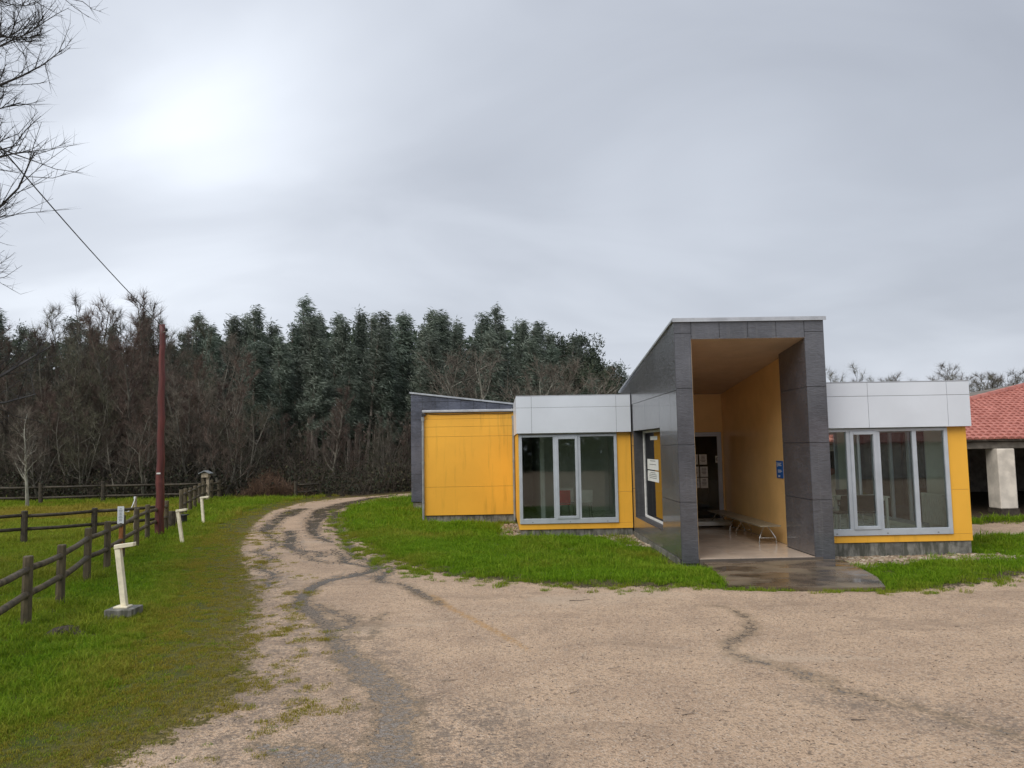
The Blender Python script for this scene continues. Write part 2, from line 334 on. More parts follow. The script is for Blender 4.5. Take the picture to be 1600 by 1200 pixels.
# ------------------------------------------------------------------ mesh helpers
class MB:
    def __init__(s): s.v = []; s.f = []
    def add(s, vs, fs):
        k = len(s.v); s.v.extend([tuple(v) for v in vs]); s.f.extend([tuple(i+k for i in f) for f in fs]); return s
    def box(s, x0, x1, y0, y1, z0, z1):
        return s.add([(x0, y0, z0), (x1, y0, z0), (x1, y1, z0), (x0, y1, z0), (x0, y0, z1), (x1, y0, z1), (x1, y1, z1), (x0, y1, z1)],
                     [(0, 3, 2, 1), (4, 5, 6, 7), (0, 1, 5, 4), (1, 2, 6, 5), (2, 3, 7, 6), (3, 0, 4, 7)])
    def prism(s, poly, a0, a1, axis='x'):
        n = len(poly)
        def P(p, a): return (a, p[0], p[1]) if axis == 'x' else ((p[0], a, p[1]) if axis == 'y' else (p[0], p[1], a))
        vs = [P(p, a0) for p in poly]+[P(p, a1) for p in poly]
        return s.add(vs, [tuple(range(n))[::-1], tuple(range(n, 2*n))]+[(i, (i+1) % n, n+(i+1) % n, n+i) for i in range(n)])
    def tube(s, pts, rad, n=8, cap=True):
        pts = [Vector(p) for p in pts]
        if not hasattr(rad, '__len__'): rad = [rad]*len(pts)
        vs = []; fs = []; ref = None
        for i, p in enumerate(pts):
            t = (pts[min(i+1, len(pts)-1)]-pts[max(i-1, 0)]).normalized()
            if ref is None: ref = Vector((0, 0, 1)) if abs(t.z) < 0.9 else Vector((1, 0, 0))
            a = t.cross(ref).normalized(); b = t.cross(a).normalized(); ref = -b if abs(t.dot(b)) > 2 else ref
            for k in range(n):
                an = 2*math.pi*k/n; vs.append(p+(a*math.cos(an)+b*math.sin(an))*rad[i])
        for i in range(len(pts)-1):
            for k in range(n): fs.append((i*n+k, i*n+(k+1) % n, (i+1)*n+(k+1) % n, (i+1)*n+k))
        if cap: fs.append(tuple(range(n))[::-1]); fs.append(tuple(range((len(pts)-1)*n, len(pts)*n)))
        return s.add(vs, fs)
    def cone(s, p, q, r, n=3):
        p = Vector(p); q = Vector(q); t = (q-p).normalized(); ref = Vector((0, 0, 1)) if abs(t.z) < 0.9 else Vector((1, 0, 0))
        a = t.cross(ref).normalized(); b = t.cross(a)
        vs = [p+(a*math.cos(2*math.pi*k/n)+b*math.sin(2*math.pi*k/n))*r for k in range(n)]+[q]
        return s.add(vs, [(k, (k+1) % n, n) for k in range(n)])
    def mesh(s, name, mat, off=(0, 0, 0), smooth=False):
        me = bpy.data.meshes.new(name); me.from_pydata([(v[0]-off[0], v[1]-off[1], v[2]-off[2]) for v in s.v], [], s.f)
        me.materials.append(MATS[mat]); me.update()
        if smooth: me.polygons.foreach_set('use_smooth', [True]*len(me.polygons))
        return me
WL = {}
def wloc(o): return WL.get(o.name, Vector((0, 0, 0)))
def empty(name, loc, label=None, cat=None, group=None, kind=None):
    o = bpy.data.objects.new(name, None); COL.objects.link(o); o.location = loc; o.empty_display_size = 0.2; WL[o.name] = Vector(loc)
    return tag(o, label, cat, group, kind)
def tag(o, label=None, cat=None, group=None, kind=None):
    for k, v in (('label', label), ('category', cat), ('group', group), ('kind', kind)):
        if v: o[k] = v
    return o
def build(name, mb, mat, parent=None, bevel=0.0, smooth=False, label=None):
    """one mesh object; vertices given in world coordinates, origin at the base centre"""
    a = np.array(mb.v); lo = a.min(0); hi = a.max(0); off = Vector(((lo[0]+hi[0])/2, (lo[1]+hi[1])/2, lo[2]))
    o = bpy.data.objects.new(name, mb.mesh(name, mat, off, smooth)); COL.objects.link(o)
    WL[o.name] = off
    if parent: o.parent = parent; o.location = off-wloc(parent)
    else: o.location = off
    if bevel:
        md = o.modifiers.new('bevel', 'BEVEL'); md.width = bevel; md.segments = 2; md.limit_method = 'ANGLE'
    if label: o['label'] = label
    return o
def bx(name, x0, x1, y0, y1, z0, z1, mat, parent=None, bevel=0.0, label=None):
    return build(name, MB().box(x0, x1, y0, y1, z0, z1), mat, parent, bevel, False, label)
def children(o): return CH.get(o.name, [])
def copy_tree(o, loc, rz=0.0, scale=1.0):
    c = o.copy(); COL.objects.link(c); c.location = loc; c.rotation_euler = (0, 0, rz)
    c.scale = scale if isinstance(scale, tuple) else (scale,)*3
    for ch in o['_ch']: 
        k = bpy.data.objects[ch].copy(); COL.objects.link(k); k.parent = c
    return c
def remember(o): o['_ch'] = [c.name for c in bpy.data.objects if c.parent == o]

# numpy value noise
_perm = RNG.random((256, 256))
def vnoise(x, y, sc, seed=0):
    x = np.asarray(x)*sc+seed*17.3+100; y = np.asarray(y)*sc+seed*9.1+100
    xi = np.floor(x).astype(int); yi = np.floor(y).astype(int); fx = x-xi; fy = y-yi
    fx = fx*fx*(3-2*fx); fy = fy*fy*(3-2*fy)
    g = lambda i, j: _perm[i % 256, j % 256]
    return (g(xi, yi)*(1-fx)+g(xi+1, yi)*fx)*(1-fy)+(g(xi, yi+1)*(1-fx)+g(xi+1, yi+1)*fx)*fy
def fbm(x, y, sc, oct=4, seed=0):
    v = 0; a = 0.5
    for k in range(oct): v = v+a*vnoise(x, y, sc*2**k, seed+k); a *= 0.5
    return v/(1-0.5**oct)
def sstep(a, b, x): t = np.clip((x-a)/(b-a), 0, 1); return t*t*(3-2*t)
def seg_dist(px, py, pts, widths=None):
    """largest (width - distance) over a polyline"""
    best = np.full(px.shape, -9.0)
    for i in range(len(pts)-1):
        ax, ay = pts[i]; bx_, by_ = pts[i+1]; dx, dy = bx_-ax, by_-ay
        t = np.clip(((px-ax)*dx+(py-ay)*dy)/(dx*dx+dy*dy+1e-9), 0, 1)
        d = np.hypot(px-ax-t*dx, py-ay-t*dy); w = widths[i]*(1-t)+widths[i+1]*t
        best = np.maximum(best, w-d)
    return best
def poly_sdf(px, py, poly):
    inside = np.zeros(px.shape, bool); d = np.full(px.shape, 1e9); n = len(poly)
    for i in range(n):
        ax, ay = poly[i]; bx_, by_ = poly[(i+1) % n]
        dx, dy = bx_-ax, by_-ay; t = np.clip(((px-ax)*dx+(py-ay)*dy)/(dx*dx+dy*dy+1e-9), 0, 1)
        d = np.minimum(d, np.hypot(px-ax-t*dx, py-ay-t*dy))
        c = ((ay > py) != (by_ > py)) & (px < (bx_-ax)*(py-ay)/(by_-ay+1e-12)+ax); inside ^= c
    return np.where(inside, d, -d)
def G(*pts): return [tuple(gnd(*p)[:2]) for p in pts]

# ------------------------------------------------------------------ ground, road, yard
LEFT = G((640, 771), (585, 775), (525, 779), (470, 786), (425, 799), (402, 815), (385, 838), (374, 858), (385, 888), (402, 930), (395, 968), (378, 1012), (388, 1058), (330, 1118), (250, 1160), (165, 1200))
RIGHT = G((1640, 893), (1560, 907), (1480, 920), (1390, 921), (1250, 919), (1125, 916), (1050, 918), (950, 919), (850, 916), (780, 909), (700, 900), (640, 885), (600, 866), (560, 842), (535, 821), (530, 806), (548, 793), (590, 783), (645, 775.5))
farL = [(6.0, 47.0), (-1.5, 42.5)]
ROAD = farL + LEFT + [(-3.2, 3.2), (-3.0, -30), (40, -30), (40, 13.3), (15, 12.7)] + RIGHT + [(-1.3, 39.0), (6.5, 43.2)]
PATH = [(9.9, 17.4), (12, 17.0), (16, 17.2), (40, 17.6), (40, 20.3), (16, 20.0), (12, 19.8), (9.9, 19.9)]
RUN = []   # (points, half widths m, wet)
def run(pts, w): RUN.append((G(*pts), w if hasattr(w, '__len__') else [w]*len(pts)))
run([(610, 774), (575, 780), (540, 787), (510, 797), (492, 812), (487, 827), (494, 838), (520, 847)], [.18, .3, .4, .42, .25, .14, .1, .06])
run([(526, 800), (520, 812), (528, 822), (536, 836), (546, 855), (552, 868), (572, 874), (588, 881), (592, 888), (572, 896), (545, 902), (512, 908), (488, 918), (474, 932), (468, 945), (484, 957), (506, 972), (520, 990), (530, 1010), (548, 1030), (575, 1050), (602, 1075), (622, 1110), (612, 1150), (618, 1205)],
    [.16, .2, .14, .12, .1, .08, .07, .08, .12, .12, .11, .10, .10, .11, .13, .12, .10, .10, .12, .14, .16, .16, .14, .15, .17])
run([(505, 826), (520, 828), (540, 838)], [.05, .09, .05])
run([(470, 795), (452, 802), (440, 808), (425, 818), (415, 828), (420, 836), (432, 846), (430, 852), (412, 858), (395, 862), (410, 865), (426, 868), (418, 876), (403, 884), (410, 890), (428, 896), (422, 906), (420, 918)], [.3, .3, .15, .2, .18, .05, .04, .04, .08, .04, .03, .06, .05, .06, .04, .05, .06, .04])
run([(432, 808), (452, 807), (470, 801)], [.08, .1, .05])
run([(452, 829), (455, 840), (450, 851), (462, 858), (485, 862), (502, 862), (500, 869), (485, 870)], [.12, .13, .14, .07, .04, .04, .05, .03])
run([(462, 858), (480, 870), (498, 878), (515, 880)], .03)
run([(520, 858), (535, 868), (540, 880), (560, 882), (580, 888)], [.03, .05, .07, .05, .07])
run([(530, 878), (548, 872), (560, 868)], .05)
run([(562, 856), (580, 860), (598, 868), (610, 880)], [.05, .06, .05, .04])
run([(622, 886), (608, 894), (593, 903), (592, 910), (612, 911), (632, 915), (648, 923), (668, 936), (690, 946)], [.06, .05, .09, .06, .03, .05, .07, .07, .04])
run([(500, 945), (525, 960), (545, 965), (552, 975), (535, 985)], [.05, .06, .07, .06, .05])
run([(1092, 946), (1125, 948), (1152, 957), (1172, 968), (1176, 984), (1160, 992), (1142, 1000), (1136, 1010), (1150, 1022), (1190, 1032), (1225, 1040), (1248, 1052), (1275, 1064), (1320, 1080), (1370, 1090), (1430, 1105), (1520, 1130), (1620, 1160)],
    [-.04, -.02, .0, .02, .05, .05, .05, .03, .02, .02, .02, .03, .03, .02, .01, .0, .0, .0])
run([(1160, 1028), (1240, 1046), (1300, 1062)], [.02, .03, .02])
run([(560, 983), (600, 960), (580, 1000)], .0)
run([(420, 1165), (470, 1180), (520, 1200)], [.05, .14, .2])
OCH = (G((672, 930), (684, 938), (705, 952), (740, 970), (790, 995), (830, 1018)), [.05, .09, .06, .06, .06, .03])
GRIT = [(G((700, 1130), (690, 1200), (560, 1180), (420, 1190)), [.5, .7, .6, .5]), (G((470, 945), (520, 985), (560, 1040), (620, 1090), (640, 1160)), [.2, .3, .35, .35, .4]),
        (G((1300, 1090), (1400, 1105), (1600, 1150)), [.12, .2, .25]), (G((420, 905), (440, 960), (430, 1010), (420, 1080), (350, 1150)), [.25, .4, .45, .4, .3])]
def fields(x, y):
    s = poly_sdf(x, y, ROAD); s2 = poly_sdf(x, y, PATH)
    lw = np.full(x.shape, 0.42)
    lm = seg_dist(x, y, LEFT+[(-3.2, 3.2)], [0]*(len(LEFT)+1))        # -distance to the left edge
    near_left = np.exp(-np.clip(-lm, 0, 9)/1.2)
    lw = lw+0.40*near_left*sstep(26, 12, y)
    e = np.maximum(s/lw, s2/0.2)
    return np.clip(e, -4, 4), s, s2
def is_left(x, y):
    return seg_dist(x, y, LEFT+[(-3.2, 3.2)], [0]*(len(LEFT)+1)) > seg_dist(x, y, RIGHT, [0]*len(RIGHT))
def wetness(x, y):
    w = np.full(x.shape, -9.0)
    for pts, ww in RUN: w = np.maximum(w, seg_dist(x, y, pts, ww))
    return np.clip(w, -0.5, 0.5)
BUILD_RECTS = [(3.2, 6.5, 14.4, 21.5), (6.3, 9.6, 15.1, 21), (0.4, 3.5, 19.5, 29), (-2.4, 0.6, 23.3, 29), (-3.4, 3.4, 29, 34)]
def height(x, y):
    x = np.asarray(x, float); y = np.asarray(y, float)
    e, s, s2 = fields(x, y)
    h = 0.05*(fbm(x, y, 0.35, 3, 3)-0.5)*sstep(3, 10, np.abs(y))
    h = h+0.05*sstep(0.2, -1.2, e)*(1-0.9*sstep(22, 17, y)*sstep(1.5, 4, x)*0)
    h = h+0.03*(fbm(x, y, 2.2, 3, 9)-0.5)*sstep(0.5, -1.0, e)
    h = h+0.05*sstep(1.0, 0.0, np.abs(e+0.2))*(fbm(x, y, 5.0, 2, 14)-0.35)*(~is_left(x, y))
    # the lawn falls a little towards the plinths
    near = np.full(x.shape, 9.0)
    for x0, x1, y0, y1 in BUILD_RECTS:
        d = np.hypot(np.maximum(np.maximum(x0-x, x-x1), 0), np.maximum(np.maximum(y0-y, y-y1), 0)); near = np.minimum(near, d)
    h = h-0.15*sstep(1.5, 0.15, near)
    h = np.where(y < 16, np.minimum(h, -0.06+0.12*np.clip(-poly_sdf(x, y, APRON)-0.02, 0, 2)), h)
    h = h-0.014*sstep(-0.03, 0.06, wetness(x, y))
    h = h+0.012*(fbm(x, y, 1.4, 2, 5)-0.5)*sstep(-0.5, 0.5, e)
    # wooded bank behind
    h = h+np.clip((y-44)*0.06, 0, 1.6)*sstep(18, 4, x)+np.clip((y-64)*0.14, 0, 4.5)*sstep(16, 2, x)
    return h
APRON = [(3.80, 14.50), (3.72, 13.3), (3.56, 12.05), (4.4, 11.8), (5.6, 11.66), (5.85, 11.72), (6.15, 12.6), (6.30, 13.5), (6.43, 14.50)]
def hz(x, y): return float(height(np.array([x]), np.array([y]))[0])
def build_ground():
    def axis(parts):
        out = []
        for a, b, st in parts: out.append(np.arange(a, b-1e-6, st))
        return np.concatenate(out+[[parts[-1][1]]])
    xs = axis([(-400, -60, 40), (-60, -26, 2.0), (-26, -13, 0.4), (-13, -7.6, 0.15), (-7.6, 9.0, 0.065), (9.0, 14, 0.16), (14, 30, 0.6), (30, 60, 3), (60, 400, 40)])
    ys = axis([(-60, -4, 6), (-4, 4.2, 0.6), (4.2, 16, 0.065), (16, 24, 0.10), (24, 42, 0.2), (42, 80, 1.2), (80, 120, 4), (120, 700, 50)])
    X, Y = np.meshgrid(xs, ys); nx, ny = len(xs), len(ys); x = X.ravel(); y = Y.ravel()
    e, s, s2 = fields(x, y); wv = wetness(x, y); z = height(x, y)
    oc = np.clip(seg_dist(x, y, *OCH), -0.5, 0.5); gr = np.zeros(x.shape)
    for pts, ww in GRIT: gr = np.maximum(gr, sstep(-0.5, 0.15, seg_dist(x, y, pts, ww)))
    lit = sstep(33.5, 36.5, y+0.25*np.minimum(0, x+14))*sstep(0.3, -0.6, e)
    lit = np.maximum(lit, sstep(60, 62, y)); lit = np.maximum(lit, sstep(20.0, 20.8, y)*sstep(9.0, 9.6, x))
    frg = (~is_left(x, y)).astype(float)
    i = np.arange(ny-1)[:, None]*nx+np.arange(nx-1)[None, :]; i = i.ravel()
    faces = np.stack([i, i+1, i+nx+1, i+nx], 1)
    fs = s[faces].mean(1); fs2 = s2[faces].mean(1)
    cls = np.where(fs > 0, 1, np.where(fs2 > 0, 2, 0))
    for c, name in ((0, 'ground'), (1, 'gravel_road'), (2, 'dirt_path')):
        f = faces[cls == c]; used = np.unique(f); rm = np.full(len(x), -1); rm[used] = np.arange(len(used)); f = rm[f]
        me = bpy.data.meshes.new(name); me.vertices.add(len(used)); me.vertices.foreach_set('co', np.stack([x[used], y[used], z[used]], 1).ravel())
        me.loops.add(f.size); me.loops.foreach_set('vertex_index', f.ravel()); me.polygons.add(len(f))
        me.polygons.foreach_set('loop_start', np.arange(0, f.size, 4)); me.polygons.foreach_set('use_smooth', np.ones(len(f), bool)); me.update()
        for an, av in (('edge', e), ('wet', wv), ('ochre', oc), ('grit', gr), ('litter', lit), ('fringe', frg)):
            at = me.attributes.new(an, 'FLOAT', 'POINT'); at.data.foreach_set('value', av[used].astype(np.float32))
        me.materials.append(MATS['ground']); o = bpy.data.objects.new(name, me); COL.objects.link(o); o['kind'] = 'structure'
build_ground()

# concrete apron before the porch
def apron():
    mb = MB(); top = -0.012
    mb.prism(APRON, -0.2, top, 'z'); o = build('concrete_apron', mb, 'apron'); o['kind'] = 'structure'
apron()

# ------------------------------------------------------------------ the building
B = empty('community_building', (4.9, 14.55, 0), 'low modern building with yellow panels, silver fascia and tall slate-grey entrance portal', 'building')
def roofz(y): return 4.58-(y-14.55)*0.1333          # top of the portal cladding
def soff(y): return 4.25-(y-14.55)*0.107
def portal():
    X0, X1 = 3.42, 6.34; g = 0.011
    core = MB()
    # left wall with its window opening
    xi0, xi1 = X0+0.014, 3.745
    for y0, y1, z0 in ((14.564, 16.15, -0.06), (19.35, 20.75, -0.06), (16.15, 19.35, 2.555)):
        core.prism([(y0, z0), (y1, z0), (y1, soff(y1)-0.002), (y0, soff(y0)-0.002)], xi0, xi1)
    core.box(xi0, xi1, 16.15, 19.35, -0.06, 0.40)
    # right wall: thick front pier, thinner wall behind
    core.prism([(14.564, -0.06), (15.95, -0.06), (15.95, soff(15.95)-0.002), (14.564, soff(14.564)-0.002)], 5.969, X1-0.014)
    core.prism([(15.951, -0.06), (20.75, -0.06), (20.75, soff(20.75)-0.002), (15.951, soff(15.951)-0.002)], 6.125, X1-0.014)
    # roof slab
    core.prism([(14.564, soff(14.564)), (21.3, soff(21.3)), (21.3, roofz(21.3)-0.03), (14.564, roofz(14.564)-0.03)], xi0, X1-0.014)
    P = build('entrance_portal', core, 'slate_core', B)
    n = 'slate_panel'
    def fp(x0, x1, z0, z1): bx(n, x0+g/2, x1-g/2, 14.55, 14.562, z0+g/2, z1-g/2, 'slate', P)
    zs = [-0.05, 1.10, 2.19, 3.27, 4.34]
    for a, b in zip(zs, zs[1:]): fp(X0, 3.748, a, b); fp(5.955, X1, a, b)
    fp(X0, 3.748, 4.34, 4.575); fp(5.955, X1, 4.34, 4.575)
    hx = [3.748, 4.30, 4.852, 5.404, 5.955]
    for a, b in zip(hx, hx[1:]): fp(a, b, 4.22, 4.575)
    # header lining behind the panels
    # outer left side
    def lp(y0, y1, z0, z1, top=False):
        y0 += g/2; y1 -= g/2; z0 += g/2
        poly = [(y0, z0), (y1, z0), (y1, roofz(y1)-0.006), (y0, roofz(y0)-0.006)] if top else [(y0, z0), (y1, z0), (y1, z1-g/2), (y0, z1-g/2)]
        build(n, MB().prism(poly, X0, X0+0.012), 'slate', P)
    for y0, y1 in ((14.564, 15.10), (15.10, 16.15)):
        for z0, z1 in ((0.02, 1.10), (1.10, 2.19), (2.19, 3.24)): lp(y0, y1, z0, z1)
    for y0, y1 in ((16.15, 17.75), (17.75, 19.35)): lp(y0, y1, 0.02, 0.40); lp(y0, y1, 2.556, 3.24)
    for z0, z1 in ((0.02, 1.10), (1.10, 2.19), (2.19, 2.55)): lp(19.35, 19.70, z0, z1)
    for y0, y1 in ((14.564, 15.10), (15.10, 16.7), (16.7, 18.3), (18.3, 19.56)): lp(y0, y1, 3.24, 0, True)
    lp(19.56, 21.28, 3.53, 0, True)
    # outer right side, mostly unseen
    for y0, y1 in ((14.564, 15.14), (15.14, 17.2), (17.2, 19.3), (19.3, 21.28)):
        z0 = 3.42 if y0 > 15.1 else -0.05
        build(n, MB().prism([(y0+.002, z0), (y1-.002, z0), (y1-.002, roofz(y1)-.006), (y0+.002, roofz(y0)-.006)], X1-0.012, X1), 'slate', P)
    # inner face of the right pier
    for z0, z1 in ((0.045, 1.10), (1.10, 2.19), (2.19, 3.27)): bx(n, 5.955, 5.967, 14.564, 15.948, z0+g/2, z1-g/2, 'slate', P)
    build(n, MB().prism([(14.564, 3.272), (15.948, 3.272), (15.948, soff(15.948)-0.032), (14.564, soff(14.564)-0.032)], 5.955, 5.967), 'slate', P)
    # metal coping
    c = MB(); t = 0.0
    c.prism([(14.50, roofz(14.50)+0.005), (21.36, roofz(21.36)+0.005), (21.36, roofz(21.36)+0.045), (14.50, roofz(14.50)+0.045)], X0-0.035, X1+0.035)
    c.box(X0-0.035, X1+0.035, 14.50, 14.515, roofz(14.5)-0.03, roofz(14.5)+0.004)
    build('coping', c, 'coping', P)
    # concrete footing seen below the cladding on the side
    bx('plinth', 3.446, 3.70, 14.60, 19.68, -0.25, -0.062, 'concrete', P)
    f = MB().box(3.40, 3.433, 14.75, 19.70, -0.20, 0.012); build('plinth', f, 'concrete', P)
    # porch lining
    build('porch_ceiling', MB().prism([(14.566, soff(14.566)-0.028), (20.74, soff(20.74)-0.028), (20.74, soff(20.74)-0.004), (14.566, soff(14.566)-0.004)], 3.75, 6.118), 'porch_ceiling', B)
    yw = MB().prism([(15.952, 0.036), (20.74, 0.036), (20.74, soff(20.74)-0.03), (15.952, soff(15.952)-0.03)], 6.108, 6.122)
    build('porch_wall', yw, 'porch_yellow', B)
    lw = MB()
    for y0, y1, z0 in ((14.60, 16.13, 0.036), (19.37, 20.74, 0.036), (16.13, 19.37, 2.575)):
        lw.prism([(y0, z0), (y1, z0), (y1, soff(y1)-0.03), (y0, soff(y0)-0.03)], 3.748, 3.760)
    lw.box(3.748, 3.760, 16.13, 19.37, 0.036, 0.38)
    build('porch_wall', lw, 'porch_yellow', B)
    # back wall with the entrance door
    bw = MB().box(3.761, 4.05, 20.75, 20.87, 0.0, soff(20.75)-0.03).box(6.07, 6.122, 20.75, 20.87, 0.0, soff(20.75)-0.03).box(4.05, 6.07, 20.75, 20.87, 2.52, soff(20.75)-0.03)
    build('porch_wall', bw, 'porch_yellow', B)
    # floor
    slab = bx('porch_floor', 3.752, 6.106, 14.545, 20.74, -0.15, 0.028, 'grout', B)
    nx, ny = 3, 8; wx = (6.10-3.758)/nx; wy = (20.72-14.55)/ny
    for i in range(nx):
        for j in range(ny):
            x0 = 3.758+i*wx; y0 = 14.552+j*wy; x1 = x0+wx-0.010
            if i == nx-1 and j < 2: x1 = 5.952 if y0 < 15.9 else x1
            bx('floor_tile', x0, x1, y0, y0+wy-0.010, 0.0281, 0.036+random.uniform(-.0006, .0006), 'floor_tile', slab)
portal()

def frame(mb, ax, c0, c1, a0, a1, z0, z1, t):
    """rectangular frame in the plane across `ax`; c0..c1 depth, a0..a1 along the wall"""
    def b(p0, p1, q0, q1):
        if ax == 'y': mb.box(p0, p1, c0, c1, q0, q1)
        else: mb.box(c0, c1, p0, p1, q0, q1)
    b(a0, a0+t, z0, z1); b(a1-t, a1, z0, z1); b(a0+t, a1-t, z0, z0+t); b(a0+t, a1-t, z1-t, z1)

def front_window(x0, x1, z0, z1, Y, mull, sash, sill):
    """mull: list of mullion centres; sash: (a,b) opening light"""
    m = MB(); t = 0.075; yf = Y-0.035
    m.box(x0, x0+t, yf, Y+0.05, z0, z1); m.box(x1-t, x1, yf, Y+0.05, z0, z1)
    m.box(x0+t, x1-t, yf, Y+0.05, z0, z0+sill); m.box(x0+t, x1-t, yf, Y+0.05, z1-0.06, z1)
    for c in mull: m.box(c-0.042, c+0.042, yf+0.001, Y+0.05, z0+sill, z1-0.06)
    w = build('window', m, 'silver_frame', B, 0.006)
    lights = [x0+t]+[v for c in mull for v in (c-0.042, c+0.042)]+[x1-t]
    for k in range(0, len(lights), 2):
        a, b = lights[k], lights[k+1]; ad = 0
        if sash == k//2:
            s = MB(); frame(s, 'y', yf-0.018, Y+0.03, a-0.012, b+0.012, z0+sill-0.012, z1-0.048, 0.068); build('sash', s, 'silver_frame', w, 0.006)
            h = MB().box(b-0.045, b-0.025, yf-0.045, yf-0.019, z0+1.05, z0+1.19); 
            ad = 0.056
        bx('pane', a+ad-0.004, b-ad+0.004, Y+0.002, Y+0.014, z0+sill+ad-0.004, z1-0.06-ad+0.004, 'glass', w)
    for k in range(3):
        xx = x0+(x1-x0)*(0.12+0.38*k); bx('drain_cap', xx, xx+0.03, yf-0.004, yf+0.002, z0+0.035, z0+0.047, 'gap', w)
    return w

def wing_left():
    Y = 19.72; X0, X1 = 0.50, 3.405
    c = MB(); c.box(X0, X0+0.06, Y+0.02, 27.0, 0.10, 3.40)      # left wall
    c.box(X0+0.06, X1, 26.9, 27.0, 0.10, 3.40); c.box(X0+0.06, X1, Y+0.12, 26.9, 3.2, 3.40); c.box(X1, X1+2.7, 21.4, 26.9, 3.2, 3.40)
    c.box(3.05, X1, Y+0.02, Y+0.12, 0.10, 3.2); c.box(X0+0.06, 3.05, Y+0.02, Y+0.12, 2.52, 3.2)
    wg = build('wing', c, 'room_wall', B)
    bx('plinth', X0+0.03, X1-0.01, Y+0.03, Y+0.30, -0.30, 0.085, 'concrete', wg); bx('plinth', X0+0.03, X0+0.2, Y+0.31, 27, -0.30, 0.085, 'concrete', wg)
    bx('yellow_panel', 3.045, X1, Y, Y+0.018, 1.015, 2.55, 'yellow_clean', wg); bx('yellow_panel', 3.045, X1, Y, Y+0.018, 0.235, 1.010, 'yellow_clean', wg)
    bx('yellow_panel', X0, X1, Y, Y+0.018, 0.09, 0.231, 'yellow_clean', wg)
    bx('yellow_panel', X0-0.012, X0-0.001, Y+0.0, 23.38, 0.09, 2.55, 'yellow_clean', wg)
    front_window(0.515, 3.04, 0.236, 2.505, Y, [1.43, 2.055], 1, 0.13)
    # silver fascia
    YS = 19.58; xs = [0.455, 0.845, 3.03, X1]; zs = [2.545, 3.205, 3.50]; g = 0.006
    bx('fascia_core', 0.465, X1, YS+0.013, Y+0.10, 2.55, 3.49, 'gap', wg); bx('fascia_core', 0.465, 0.499, Y+0.101, 27, 2.55, 3.49, 'gap', wg)
    for a, b in zip(xs, xs[1:]):
        for p, q in zip(zs, zs[1:]): bx('silver_panel', a+g/2, b-g/2, YS, YS+0.012, p+g/2, q-g/2, 'silver', wg, 0.002)
    for p, q in zip(zs, zs[1:]): bx('silver_panel', 0.452, 0.464, YS+0.003, 23.3, p+g/2, q-g/2, 'silver', wg)
    bx('roof_cap', 0.452, X1, YS+0.001, 27.0, 3.502, 3.52, 'coping', wg)
    bx('room_floor', X0+0.061, 6.0, Y+0.121, 26.89, 0.09, 0.19, 'room_floor', wg)
    # partition behind, darker inner lobby
    bx('partition', 1.15, 1.27, 21.6, 26.8, 0.191, 3.19, 'room_wall', wg)
    bx('partition', 3.42, 3.50, 21.0, 26.8, 0.191, 3.19, 'room_wall', wg)
    bx('partition', 1.28, 3.41, 23.9, 24.0, 0.191, 3.19, 'room_wall', wg)
wing_left()

